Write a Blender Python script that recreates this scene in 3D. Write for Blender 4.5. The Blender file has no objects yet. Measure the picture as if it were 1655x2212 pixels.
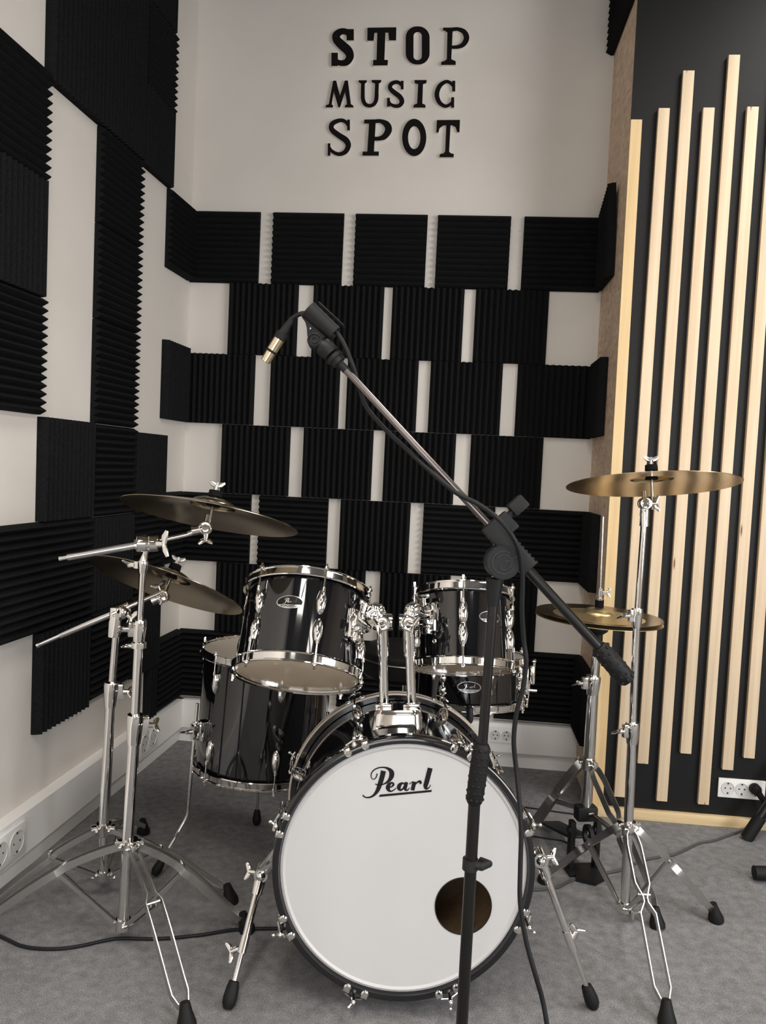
import bpy, bmesh, math, random
from mathutils import Vector, Matrix, noise
from mathutils.geometry import tessellate_polygon
random.seed(7)
S = bpy.context.scene
COL = S.collection
PI = math.pi

# ------------------------------------------------------------------ camera
F_PX = 1696.9
YAW, PITCH, ROLL = 0.09208231, 0.0574538, 0.04628808
CAM = Vector((1.24, -3.327, 1.245))
_fw = Vector((-math.sin(YAW)*math.cos(PITCH), math.cos(YAW)*math.cos(PITCH), -math.sin(PITCH)))
_rt = Vector((math.cos(YAW), math.sin(YAW), 0))
_up = _rt.cross(_fw)
RT = _rt*math.cos(ROLL) + _up*math.sin(ROLL)
UP = -_rt*math.sin(ROLL) + _up*math.cos(ROLL)
FW = _fw
cd = bpy.data.cameras.new('camera'); cam = bpy.data.objects.new('camera', cd); COL.objects.link(cam)
cd.sensor_fit = 'VERTICAL'; cd.sensor_height = 24.0; cd.lens = F_PX*24.0/2212.0
cd.clip_start = 0.05; cd.clip_end = 60
_m = Matrix((RT, UP, -FW)).transposed().to_4x4(); _m.translation = CAM
cam.matrix_world = _m
S.camera = cam

# ------------------------------------------------------------------ view, world, lights
S.view_settings.view_transform = 'Standard'; S.view_settings.look = 'None'
S.view_settings.gamma = 1; S.view_settings.use_curve_mapping = False
S.view_settings.exposure = 0.04
S.render.film_transparent = False
W = bpy.data.worlds.new('world'); S.world = W; W.use_nodes = True
W.node_tree.nodes['Background'].inputs[0].default_value = (0.9, 0.95, 1, 1)
W.node_tree.nodes['Background'].inputs[1].default_value = 0.3
CEIL = 3.42
def area(name, loc, aim, sx, sy, power, color, spread=None):
    l = bpy.data.lights.new(name, 'AREA'); l.shape = 'RECTANGLE'; l.size = sx; l.size_y = sy
    l.energy = power; l.color = color
    if spread: l.spread = math.radians(spread)
    o = bpy.data.objects.new(name, l); COL.objects.link(o); o.location = loc
    o.rotation_euler = (Vector(aim)-Vector(loc)).to_track_quat('-Z', 'Y').to_euler()
    return o
LAMPS = [(2.75, -1.45), (0.95, -3.1), (2.6, -4.2), (0.9, -5.2)]       # ceiling LED panels
LAMP_W = [24, 24, 18, 18]
for (x, y), w in zip(LAMPS, LAMP_W):
    area('ceiling_light_glow', (x, y, CEIL-0.075), (x, y, 0), 0.56, 1.16, w, (1.0, 0.93, 0.85), 140)
area('rear_and_added_window_light', (1.6, -6.40, 1.45), (1.5, -1.2, .0), 2.3, 1.6, 42, (0.96, 0.98, 1.0))
area('rear_and_added_window_light', (4.30, -3.3, 1.35), (0, -2.0, -.4), 2.1, 1.5, 105, (0.97, 0.98, 1.0))  # added source at the right, brightens the left wall and low parts

# ------------------------------------------------------------------ coordinates: a sight line met with a real plane of the room
def ray(u, v): return RT*((u-827.5)/F_PX) - UP*((v-1106)/F_PX) + FW
def PY(u, v, y): d = ray(u, v); return CAM + d*((y-CAM.y)/d.y)
def PZ(u, v, z=0.0): d = ray(u, v); return CAM + d*((z-CAM.z)/d.z)
def PXp(u, v, x): d = ray(u, v); return CAM + d*((x-CAM.x)/d.x)
def PD(u, v, dep): return CAM + ray(u, v)*dep
def PP(u, v, p, n): d = ray(u, v); return CAM + d*((p-CAM).dot(n)/d.dot(n))

# ------------------------------------------------------------------ materials
def mat(name, color=(.8, .8, .8), rough=.5, metal=0, spec=.5, coat=0, **kw):
    m = bpy.data.materials.new(name); m.use_nodes = True
    b = m.node_tree.nodes['Principled BSDF']
    b.inputs['Base Color'].default_value = (*color, 1); b.inputs['Roughness'].default_value = rough
    b.inputs['Metallic'].default_value = metal; b.inputs['Specular IOR Level'].default_value = spec
    b.inputs['Coat Weight'].default_value = coat; b.inputs['Coat Roughness'].default_value = .03
    for k, v in kw.items(): b.inputs[k.replace('_', ' ')].default_value = v
    return m
class NT:
    def __init__(s, m): s.t = m.node_tree; s.b = s.t.nodes['Principled BSDF']
    def n(s, typ, **kw):
        x = s.t.nodes.new(typ)
        for k, v in kw.items():
            if hasattr(x, k): setattr(x, k, v)
            else: x.inputs[k.replace('_', ' ')].default_value = v
        return x
    def l(s, a, ao, b, bi): s.t.links.new(a.outputs[ao], b.inputs[bi])
    def coord(s, scale=(1, 1, 1), out='Object', rot=(0, 0, 0)):
        c = s.n('ShaderNodeTexCoord'); m = s.n('ShaderNodeMapping'); m.inputs['Scale'].default_value = scale
        m.inputs['Rotation'].default_value = rot
        s.l(c, out, m, 'Vector'); return m
    def ramp(s, src, so, stops):
        r = s.n('ShaderNodeValToRGB'); e = r.color_ramp.elements
        while len(e) < len(stops): e.new(.5)
        for i, (p, c) in enumerate(stops): e[i].position = p; e[i].color = (*c, 1)
        s.l(src, so, r, 'Fac'); return r
    def bump(s, src, so, strength, dist=.001):
        b = s.n('ShaderNodeBump'); b.inputs['Strength'].default_value = strength; b.inputs['Distance'].default_value = dist
        s.l(src, so, b, 'Height'); s.l(b, 'Normal', s.b, 'Normal'); return b
def noisy(name, c0, c1, scale, rough=.6, bump=.3, dist=.001, sc=(1, 1, 1), spec=.5, detail=4, lo=.35, hi=.65, **kw):
    m = mat(name, c0, rough, spec=spec, **kw); t = NT(m); mp = t.coord(sc)
    n = t.n('ShaderNodeTexNoise', Scale=scale, Detail=detail); t.l(mp, 'Vector', n, 'Vector')
    r = t.ramp(n, 'Fac', [(lo, c0), (hi, c1)]); t.l(r, 'Color', t.b, 'Base Color')
    if bump: t.bump(n, 'Fac', bump, dist)
    return m
M_WALL = noisy('white_wall_paint', (.655, .615, .565), (.69, .65, .60), 3.0, .75, .12, .002, detail=8, spec=.3)
M_WALLR = noisy('warm_wall_paint', (.50, .45, .39), (.54, .49, .43), 3.0, .8, .1, .002)
M_CEIL = noisy('darkened_ceiling', (.10, .095, .09), (.12, .115, .11), 3.0, .85, .1, .002)  # unseen ceiling made dark so less light bounces onto the upper wall
M_FOAM = noisy('charcoal_foam', (.0065, .0066, .0070), (.0125, .0127, .0135), 260, .95, .6, .0012, spec=.08)
M_PLAST = mat('white_plastic', (.84, .82, .80), .35)
M_PLAST2 = mat('white_plastic_bright', (.80, .79, .77), .4)
M_DARKHOLE = mat('dark_slot', (.02, .02, .02), .7)
def carpet():
    m = mat('grey_carpet', (.1, .1, .1), .95, spec=.1); t = NT(m); mp = t.coord()
    a = t.n('ShaderNodeTexNoise', Scale=330, Detail=3); b = t.n('ShaderNodeTexNoise', Scale=38, Detail=5)
    c = t.n('ShaderNodeTexNoise', Scale=3.2, Detail=3)
    for q in (a, b, c): t.l(mp, 'Vector', q, 'Vector')
    r1 = t.ramp(a, 'Fac', [(.3, (.125, .126, .129)), (.7, (.295, .294, .295))])
    r2 = t.ramp(b, 'Fac', [(.3, (.74, .74, .74)), (.7, (1.14, 1.12, 1.12))])
    r3 = t.ramp(c, 'Fac', [(.3, (.88, .88, .88)), (.7, (1.06, 1.06, 1.06))])
    x = t.n('ShaderNodeMix', data_type='RGBA', blend_type='MULTIPLY'); x.inputs['Factor'].default_value = 1
    y = t.n('ShaderNodeMix', data_type='RGBA', blend_type='MULTIPLY'); y.inputs['Factor'].default_value = 1
    t.l(r1, 'Color', x, 6); t.l(r2, 'Color', x, 7); t.t.links.new(x.outputs[2], y.inputs[6]); t.l(r3, 'Color', y, 7)
    t.t.links.new(y.outputs[2], t.b.inputs['Base Color']); t.bump(a, 'Fac', .8, .002)
    return m
M_CARPET = carpet()
def osb():
    m = mat('strand_board', (.4, .3, .2), .7); t = NT(m)
    mp = t.coord((1, 6, 3.0), rot=(.6, 0, 0)); n = t.n('ShaderNodeTexNoise', Scale=9, Detail=6, Roughness=.65); t.l(mp, 'Vector', n, 'Vector')
    mp2 = t.coord((1, 3, 9), rot=(-.5, 0, 0)); v = t.n('ShaderNodeTexVoronoi', Scale=9); t.l(mp2, 'Vector', v, 'Vector')
    r = t.ramp(n, 'Fac', [(.28, (.42, .29, .19)), (.42, (.78, .58, .42)), (.6, (.86, .67, .50)), (.8, (.92, .76, .60))])
    r2 = t.ramp(v, 'Color', [(0, (.75, .72, .7)), (1, (1.05, 1.05, 1.05))])
    x = t.n('ShaderNodeMix', data_type='RGBA', blend_type='MULTIPLY'); x.inputs['Factor'].default_value = 1
    t.l(r, 'Color', x, 6); t.l(r2, 'Color', x, 7); t.t.links.new(x.outputs[2], t.b.inputs['Base Color']); t.bump(n, 'Fac', .4, .001)
    return m
M_OSB = osb()
def wood(name, a, b, c, vertical=True, seed=0, rough=.55):
    m = mat(name, a, rough); t = NT(m)
    sc = (14, 14, .55) if vertical else (.55, 14, 14)
    mp = t.coord(sc); mp.inputs['Location'].default_value = (seed*3.1, seed*1.7, seed*.9)
    n = t.n('ShaderNodeTexNoise', Scale=3.0, Detail=5, Distortion=.6); t.l(mp, 'Vector', n, 'Vector')
    r = t.ramp(n, 'Fac', [(.3, a), (.5, b), (.72, c)])
    mp2 = t.coord((30, 30, 5) if vertical else (5, 30, 30)); mp2.inputs['Location'].default_value = (seed*1.3, 0, seed*2.3)
    v = t.n('ShaderNodeTexVoronoi', Scale=.55); t.l(mp2, 'Vector', v, 'Vector')
    k = t.ramp(v, 'Distance', [(.03, (.28, .17, .10)), (.075, (1, 1, 1))])
    x = t.n('ShaderNodeMix', data_type='RGBA', blend_type='MULTIPLY'); x.inputs['Factor'].default_value = 1
    t.l(r, 'Color', x, 6); t.l(k, 'Color', x, 7); t.t.links.new(x.outputs[2], t.b.inputs['Base Color']); t.bump(n, 'Fac', .12, .0006)
    return m
M_SLAT = [wood('pale_spruce', (.62, .47, .31), (.69, .54, .37), (.75, .61, .44), True, s) for s in range(3)]
M_PINE = wood('yellow_pine', (.62, .43, .21), (.70, .51, .27), (.76, .58, .33), True, 5)
M_PINEH = wood('yellow_pine_board', (.62, .45, .24), (.70, .53, .30), (.76, .60, .36), False, 4)
M_BLACKPANEL = noisy('black_panel_paint', (.005, .0052, .0055), (.009, .0093, .0096), 500, .50, .35, .0006, spec=.26)
M_CHROME = mat('chrome', (.80, .785, .76), .07, 1)
M_CHROME2 = mat('satin_chrome', (.62, .61, .60), .2, 1)
M_LEG = mat('brushed_leg_chrome', (.60, .59, .57), .24, 1)
M_STEEL = mat('dull_steel', (.45, .44, .43), .3, 1)
M_BLACKG = mat('black_gloss_wrap', (.0035, .0035, .0045), .07, spec=.55, coat=.7)
M_BLACKH = mat('black_hoop', (.006, .006, .007), .18, spec=.5, coat=.4)
M_BLACKM = noisy('black_plastic', (.0065, .0065, .007), (.0095, .0095, .010), 400, .5, .15, .0004, spec=.28)
M_GREYPL = mat('dark_grey_plastic', (.016, .016, .017), .5, spec=.3)
M_TUBEB = mat('black_tube', (.006, .0055, .005), .3, spec=.4)
M_RUBBER = mat('black_rubber', (.0065, .0065, .0065), .6, spec=.25)
M_FELT = mat('black_felt', (.008, .008, .008), .95, spec=.1)
M_HEADW = noisy('white_drum_head', (.49, .485, .483), (.51, .504, .502), 2.0, .42, .05, .0005, spec=.4)
M_INLAY = mat('beige_hoop_inlay', (.62, .53, .45), .35)
M_TAN = wood('tan_shell_inside', (.40, .27, .15), (.48, .33, .19), (.53, .38, .23), True, 9)
M_GOLD = mat('warm_brass', (.72, .60, .40), .16, 1)
M_PILLOW = noisy('grey_blanket', (.10, .10, .10), (.22, .22, .215), 14, .9, .6, .01)
M_BLACKINK = mat('black_ink', (.007, .007, .008), .5, spec=.2)
M_SOCKET = mat('socket_recess', (.60, .585, .57), .4)
M_LETTERBLK = noisy('black_letter_face', (.006, .005, .005), (.009, .0075, .0075), 200, .75, .1, .0005, spec=.1)
M_LETTERSIDE = mat('pale_letter_side', (.85, .80, .75), .6)
M_CABLE = mat('black_cable', (.008, .008, .009), .5, spec=.25)
M_CABLEG = mat('grey_cable', (.055, .055, .055), .55)
M_LAMP = mat('lamp_diffuser', (1, 1, 1), .5); M_LAMP.node_tree.nodes['Principled BSDF'].inputs['Emission Color'].default_value = (1, .95, .89, 1)
M_LAMP.node_tree.nodes['Principled BSDF'].inputs['Emission Strength'].default_value = 5.0
M_SKYW = mat('window_view', (.9, .95, 1), .5); M_SKYW.node_tree.nodes['Principled BSDF'].inputs['Emission Color'].default_value = (.92, .96, 1, 1)
M_SKYW.node_tree.nodes['Principled BSDF'].inputs['Emission Strength'].default_value = 1.3
def head_film(name, col, alpha, rough):
    m = mat(name, col, rough, spec=.5); m.node_tree.nodes['Principled BSDF'].inputs['Alpha'].default_value = alpha
    return m
M_FILM = head_film('frosted_resonant_film', (.82, .68, .52), .72, .16)
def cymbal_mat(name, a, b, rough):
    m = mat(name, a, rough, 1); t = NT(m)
    c = t.n('ShaderNodeTexCoord'); s = t.n('ShaderNodeSeparateXYZ'); t.l(c, 'Object', s, 'Vector')
    cb = t.n('ShaderNodeCombineXYZ'); t.l(s, 'X', cb, 'X'); t.l(s, 'Y', cb, 'Y')
    ln = t.n('ShaderNodeVectorMath', operation='LENGTH'); t.l(cb, 'Vector', ln, 0)
    mu = t.n('ShaderNodeMath', operation='MULTIPLY'); mu.inputs[1].default_value = 420; t.t.links.new(ln.outputs['Value'], mu.inputs[0])
    w = t.n('ShaderNodeTexNoise', Scale=1.0, Detail=3, noise_dimensions='1D'); t.t.links.new(mu.outputs[0], w.inputs['W'])
    r = t.ramp(w, 'Fac', [(.3, a), (.7, b)]); t.l(r, 'Color', t.b, 'Base Color')
    t.bump(w, 'Fac', .22, .0006)
    return m
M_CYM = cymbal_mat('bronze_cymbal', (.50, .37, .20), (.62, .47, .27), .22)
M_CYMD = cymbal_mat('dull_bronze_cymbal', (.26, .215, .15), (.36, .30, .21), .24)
M_CYMH = cymbal_mat('gold_cymbal', (.74, .60, .32), (.84, .70, .42), .34)

# ------------------------------------------------------------------ mesh builder
def frame(o, z, x=None):
    z = Vector(z).normalized()
    x = Vector(x) if x is not None else (Vector((0, 0, 1)) if abs(z.z) < .9 else Vector((1, 0, 0)))
    x = (x - z*x.dot(z)).normalized(); y = z.cross(x)
    m = Matrix((x, y, z)).transposed().to_4x4(); m.translation = Vector(o); return m
WORLD = {}     # world position of every thing and part
class MB:
    def __init__(s): s.v = []; s.f = []; s.m = []; s.sm = []
    def add(s, vs, fs, mi=0, smooth=True):
        k = len(s.v); s.v += [Vector(p) for p in vs]
        for f in fs: s.f.append([i+k for i in f]); s.m.append(mi); s.sm.append(smooth)
        return s
    def box(s, c, size, M=None, mi=0, bev=0.0):
        hx, hy, hz = [q/2 for q in size]; c = Vector(c)
        if bev > 0:
            b = bmesh.new(); bmesh.ops.create_cube(b, size=1)
            for q in b.verts: q.co = Vector((q.co.x*2*hx, q.co.y*2*hy, q.co.z*2*hz))
            bmesh.ops.bevel(b, geom=b.edges[:], offset=bev, segments=2, affect='EDGES', profile=.6)
            b.verts.index_update(); vs = [q.co + c for q in b.verts]; fs = [[q.index for q in f.verts] for f in b.faces]; b.free()
        else:
            vs = [c+Vector((x*hx, y*hy, z*hz)) for z in (-1, 1) for y in (-1, 1) for x in (-1, 1)]
            fs = [(0, 2, 3, 1), (4, 5, 7, 6), (0, 1, 5, 4), (2, 6, 7, 3), (0, 4, 6, 2), (1, 3, 7, 5)]
        if M is not None: vs = [M @ q for q in vs]
        return s.add(vs, fs, mi, bev > 0)
    def lathe(s, prof, M=None, n=48, mi=0, close=False, a0=0, a1=2*PI):
        vs = []; fs = []; full = abs(a1-a0-2*PI) < 1e-6; k = len(prof); cols = n if full else n+1
        for i in range(cols):
            a = a0+(a1-a0)*i/n; c, sn = math.cos(a), math.sin(a)
            for r, z in prof: vs.append(Vector((r*c, r*sn, z)))
        rng = k if close else k-1
        for i in range(n):
            j = (i+1) % cols if full else i+1
            for q in range(rng):
                q2 = (q+1) % k; fs.append((i*k+q, j*k+q, j*k+q2, i*k+q2))
        if M is not None: vs = [M @ q for q in vs]
        return s.add(vs, fs, mi)
    def tube(s, pts, r, n=12, caps=True, mi=0, up=None, flat=1.0):
        pts = [Vector(p) for p in pts]; N = len(pts)
        rs = r if isinstance(r, (list, tuple)) else [r]*N
        T = [(pts[min(i+1, N-1)]-pts[max(i-1, 0)]).normalized() for i in range(N)]
        x = Vector(up) if up is not None else (Vector((0, 0, 1)) if abs(T[0].z) < .9 else Vector((1, 0, 0)))
        x = (x - T[0]*x.dot(T[0])).normalized(); vs = []; fs = []
        for i in range(N):
            x = x - T[i]*x.dot(T[i]); x.normalize(); y = T[i].cross(x)
            for k in range(n):
                a = 2*PI*k/n; vs.append(pts[i] + (x*math.cos(a) + y*math.sin(a)*flat)*rs[i])
        for i in range(N-1):
            for k in range(n):
                k2 = (k+1) % n; fs.append((i*n+k, i*n+k2, (i+1)*n+k2, (i+1)*n+k))
        s.add(vs, fs, mi)
        if caps: s.add(vs[:n], [tuple(range(n))[::-1]], mi, False); s.add(vs[-n:], [tuple(range(n))], mi, False)
        return s
    def cyl(s, a, b, r, r2=None, n=20, mi=0): return s.tube([a, b], [r, r if r2 is None else r2], n, True, mi)
    def cap(s, a, b, r, n=16, mi=0):        # capsule with rounded ends
        a, b = Vector(a), Vector(b); d = (b-a).normalized(); ps = []; rs = []
        for t in (90, 60, 30, 0): ps.append(a - d*r*math.sin(math.radians(t))); rs.append(max(r*math.cos(math.radians(t)), 1e-4))
        for t in (0, 30, 60, 90): ps.append(b + d*r*math.sin(math.radians(t))); rs.append(max(r*math.cos(math.radians(t)), 1e-4))
        return s.tube(ps, rs, n, False, mi)
    def sph(s, c, r, mi=0, sc=(1, 1, 1), M=None, n=16):
        prof = [(max(math.cos(t)*r, 1e-5), math.sin(t)*r) for t in [(-PI/2+PI*i/10) for i in range(11)]]
        Q = Matrix.Translation(Vector(c)) @ (M.to_3x3().to_4x4() if M is not None else Matrix.Identity(4)) @ Matrix.Diagonal((*sc, 1))
        return s.lathe(prof, Q, n, mi)
    def strip(s, pts, lat, w, h, mi=0):     # flat bar: thin (w) across lat, tall (h) the other way
        pts = [Vector(p) for p in pts]; N = len(pts); lat = Vector(lat).normalized(); vs = []; fs = []
        for i in range(N):
            t = (pts[min(i+1, N-1)]-pts[max(i-1, 0)]).normalized(); l = (lat - t*lat.dot(t)).normalized(); u = t.cross(l)
            for a, b in ((-1, -1), (1, -1), (1, 1), (-1, 1)): vs.append(pts[i]+l*a*w/2+u*b*h/2)
        for i in range(N-1):
            for k in range(4): fs.append((i*4+k, i*4+(k+1) % 4, (i+1)*4+(k+1) % 4, (i+1)*4+k))
        fs += [(3, 2, 1, 0), tuple(range(4*N-4, 4*N))]
        return s.add(vs, fs, mi, False)
    def prism(s, poly, mp, d0, d1, mi=0, mside=None):
        n = len(poly); a = [mp(x, y, d0) for x, y in poly]; b = [mp(x, y, d1) for x, y in poly]
        tr = tessellate_polygon([[Vector((x, y, 0)) for x, y in poly]])
        s.add(a+b, [(i, (i+1) % n, n+(i+1) % n, n+i) for i in range(n)], mi if mside is None else mside, False)
        s.add(b, [tuple(t) for t in tr], mi, False); s.add(a, [tuple(t)[::-1] for t in tr], mi if mside is None else mside, False)
        return s
    def ring(s, outer, inner, mp, d0, d1, mi=0, mside=None):
        n = len(outer); mside = mi if mside is None else mside
        V = [mp(x, y, d) for d in (d0, d1) for P in (outer, inner) for x, y in P]
        q = lambda L, i: L*n + i % n
        for i in range(n):
            s.add([V[q(2, i)], V[q(2, i+1)], V[q(3, i+1)], V[q(3, i)]], [(0, 1, 2, 3)], mi, False)
            s.add([V[q(0, i)], V[q(0, i+1)], V[q(2, i+1)], V[q(2, i)]], [(0, 1, 2, 3)], mside, False)
            s.add([V[q(1, i)], V[q(1, i+1)], V[q(3, i+1)], V[q(3, i)]], [(3, 2, 1, 0)], mside, False)
        return s
    def wing(s, c, axis, along, L=.03, r=.006, mi=0):   # T shaped wing screw: hub along axis, wings along 'along'
        c = Vector(c); axis = Vector(axis).normalized(); along = Vector(along); along = (along-axis*along.dot(axis)).normalized()
        s.cyl(c, c+axis*.016, r*1.15, r*.95, 14, mi)
        e = c+axis*.015
        for sg in (1, -1):
            s.tube([e, e+along*sg*L*.35+axis*.004, e+along*sg*L*.62+axis*.010], [r*.95, r*1.05, r*.55], 10, True, mi, up=axis, flat=.55)
        return s
    def build(s, name, mats, parent=None, sharp=35, recalc=True):
        me = bpy.data.meshes.new(name); me.from_pydata([tuple(q) for q in s.v], [], s.f)
        for m in (mats if isinstance(mats, (list, tuple)) else [mats]): me.materials.append(m)
        for i, p in enumerate(me.polygons): p.material_index = s.m[i]; p.use_smooth = s.sm[i]
        if recalc:
            b = bmesh.new(); b.from_mesh(me); bmesh.ops.recalc_face_normals(b, faces=b.faces[:]); b.to_mesh(me); b.free()
        try: me.set_sharp_from_angle(angle=math.radians(sharp))
        except Exception: pass
        o = bpy.data.objects.new(name, me); COL.objects.link(o)
        if parent is not None:
            c = sum((q.co for q in me.vertices), Vector())/max(1, len(me.vertices))
            me.transform(Matrix.Translation(-c)); o.location = c; o.parent = parent
            o.matrix_parent_inverse = Matrix.Translation(-WORLD[parent.name]); WORLD[o.name] = c
        else: WORLD[o.name] = Vector((0, 0, 0))
        return o
def kn(q, p, sd, r, h):
    """ribbed round knuckle with dished faces"""
    pr = [(1e-4, h*.72), (r*.30, h*.72), (r*.34, h*.95), (r*.50, h*.95), (r*.55, h*.62), (r*.78, h*.66), (r*.84, h), (r*.95, h*.96), (r, h*.8), (r, h*.14), (r*.93, h*.08)]
    q.lathe(pr+[(a, -b) for a, b in pr[::-1]], frame(p, sd), 30)
def tag(o, label=None, cat=None, group=None, kind=None):
    if label: o['label'] = label
    if cat: o['category'] = cat
    if group: o['group'] = group
    if kind: o['kind'] = kind
    return o
def thing(name, loc, label, cat, group=None):
    o = bpy.data.objects.new(name, None); COL.objects.link(o); o.location = loc; o.empty_display_size = .05; WORLD[o.name] = Vector(loc)
    return tag(o, label, cat, group)
def center_origin(o, p=None):
    """put a single-mesh thing's origin at its own centre (or p)"""
    me = o.data
    c = Vector(p) if p is not None else sum((v.co for v in me.vertices), Vector())/len(me.vertices)
    me.transform(Matrix.Translation(-c)); o.location = c; return o
def crm(P, n=8):
    P = [Vector(p) for p in P]; Q = [P[0]*2-P[1]]+P+[P[-1]*2-P[-2]]; out = []
    for i in range(1, len(Q)-2):
        a, b, c, d = Q[i-1:i+3]
        for k in range(n):
            t = k/n; out.append(.5*((2*b)+(c-a)*t+(2*a-5*b+4*c-d)*t*t+(3*b-a-3*c+d)*t**3))
    return out+[P[-1]]
def brush(pts, n=6, flat=False):
    """variable-width stroke (x, y, w) -> closed outline"""
    P = crm([Vector(p) for p in pts], n); N = len(P); L = []; R = []
    for i in range(N):
        a, b = P[max(i-1, 0)], P[min(i+1, N-1)]; t = Vector((b.x-a.x, b.y-a.y)); t.normalize(); nn = Vector((-t.y, t.x)); w = P[i].z/2
        L.append((P[i].x+nn.x*w, P[i].y+nn.y*w)); R.append((P[i].x-nn.x*w, P[i].y-nn.y*w))
    return L, R
def stroke(mb, pts, mp, d0, d1, mi=0, mside=None, n=6):
    L, R = brush(pts, n); mside = mi if mside is None else mside; N = len(L)
    A = [mp(x, y, d1) for x, y in L]; B = [mp(x, y, d1) for x, y in R]; C = [mp(x, y, d0) for x, y in L]; D = [mp(x, y, d0) for x, y in R]
    V = A+B+C+D
    fs = [(i, i+1, N+i+1, N+i) for i in range(N-1)]; mb.add(V, fs, mi, False)
    fs = [(i, i+1, 2*N+i+1, 2*N+i) for i in range(N-1)]+[(N+i, N+i+1, 3*N+i+1, 3*N+i) for i in range(N-1)]+[(0, N, 3*N, 2*N), (N-1, 2*N-1, 4*N-1, 3*N-1)]
    mb.add(V, fs, mside, False)
ORD = ['first', 'second', 'third', 'fourth', 'fifth', 'sixth', 'seventh', 'eighth', 'ninth', 'tenth']

# ================================================================== THE ROOM
XR, YR = 4.4, -6.5
o = MB().add([(-.3, YR, 0), (XR, YR, 0), (XR, 0.0, 0), (-.3, 0.0, 0)], [(0, 1, 2, 3)], 0, False).build('floor', M_CARPET, recalc=False); tag(o, kind='structure', label='grey needle-felt carpet floor')
o = MB().add([(-.3, YR, CEIL), (XR, YR, CEIL), (XR, 0, CEIL), (-.3, 0, CEIL)], [(3, 2, 1, 0)], 0, False).build('ceiling', M_CEIL, recalc=False); tag(o, kind='structure', label='unseen ceiling, darkened to cut bounced light')
o = MB().box((2.05, .05, CEIL/2), (4.7, .1, CEIL)).build('wall_back', M_WALL); tag(o, kind='structure', label='white back wall behind the drum kit')
LW = lambda y, off=0: .055+off+.049*y          # the left wall stands 2.8 degrees off square
nL = Vector((1, -.049, 0)).normalized()
yl = YR-.05
o = MB().add([(LW(.05), .05, 0), (LW(yl), yl, 0), (LW(yl)-.1, yl, 0), (LW(.05)-.1, .05, 0), (LW(.05), .05, CEIL), (LW(yl), yl, CEIL), (LW(yl)-.1, yl, CEIL), (LW(.05)-.1, .05, CEIL)],
  [(0, 1, 5, 4), (1, 2, 6, 5), (2, 3, 7, 6), (3, 0, 4, 7), (4, 5, 6, 7), (3, 2, 1, 0)], 0, False).build('wall_left', M_WALL); tag(o, kind='structure', label='white left wall')
wr = MB(); ry0, ry1, rz0, rz1 = -4.4, -2.2, .55, 2.15  # opening for an added window that lights the left side
wr.box((XR+.05, (YR+ry0)/2, CEIL/2), (.1, ry0-YR, CEIL)).box((XR+.05, ry1/2, CEIL/2), (.1, -ry1, CEIL))
wr.box((XR+.05, (ry0+ry1)/2, rz0/2), (.1, ry1-ry0, rz0)).box((XR+.05, (ry0+ry1)/2, (rz1+CEIL)/2), (.1, ry1-ry0, CEIL-rz1))
wn = MB()
for y in (ry0+.025, (ry0+ry1)/2, ry1-.025): wn.box((XR+.03, y, (rz0+rz1)/2), (.06, .05, rz1-rz0))
for z in (rz0+.025, rz1-.025): wn.box((XR+.03, (ry0+ry1)/2, z), (.06, ry1-ry0, .05))
wo = wn.build('window_added', M_PLAST); tag(wo, kind='structure', label='white framed window added in the right wall to light the left side')
MB().box((XR+.07, (ry0+ry1)/2, (rz0+rz1)/2), (.008, ry1-ry0, rz1-rz0)).build('pane', M_SKYW, wo)  # glowing pane of the added right window
o = wr.build('wall_right', M_WALLR); tag(o, kind='structure', label='beige right wall')
# rear wall with a window
w = MB(); wx0, wx1, wz0, wz1 = .4, 2.8, .75, 2.35
w.box((-.2+(wx0+.2)/2-.0, YR-.05, CEIL/2), (wx0+.2, .1, CEIL)); w.box(((wx1+XR)/2, YR-.05, CEIL/2), (XR-wx1, .1, CEIL))
w.box(((wx0+wx1)/2, YR-.05, wz0/2), (wx1-wx0, .1, wz0)); w.box(((wx0+wx1)/2, YR-.05, (wz1+CEIL)/2), (wx1-wx0, .1, CEIL-wz1))
tag(w.build('wall_rear', M_WALLR), kind='structure', label='beige wall behind the camera')
wn = MB(); t_ = .05
for x in (wx0+t_/2, (wx0+wx1)/2, wx1-t_/2): wn.box((x, YR-.03, (wz0+wz1)/2), (t_, .06, wz1-wz0))
for z in (wz0+t_/2, wz1-t_/2): wn.box(((wx0+wx1)/2, YR-.03, z), (wx1-wx0, .06, t_))
wo = wn.build('window_1', M_PLAST); tag(wo, kind='structure', label='white framed window behind the camera')
MB().box(((wx0+wx1)/2, YR-.07, (wz0+wz1)/2), (wx1-wx0, .008, wz1-wz0)).build('pane', M_SKYW, wo)
# ceiling lamps
for i, (x, y) in enumerate(LAMPS):
    t = thing('ceiling_light', (x, y, CEIL), 'white framed ceiling light panel, %s from the back wall' % ORD[i], 'lamp', 'ceiling light panels')
    f = MB()
    for sx in (-1, 1): f.box((x+sx*.305, y, CEIL-.03), (.02, 1.24, .06))
    for sy in (-1, 1): f.box((x, y+sy*.61, CEIL-.03), (.59, .02, .06))
    f.build('lamp_frame', M_PLAST, t); MB().box((x, y, CEIL-.04), (.59, 1.2, .02)).build('diffuser', M_LAMP, t)

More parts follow.
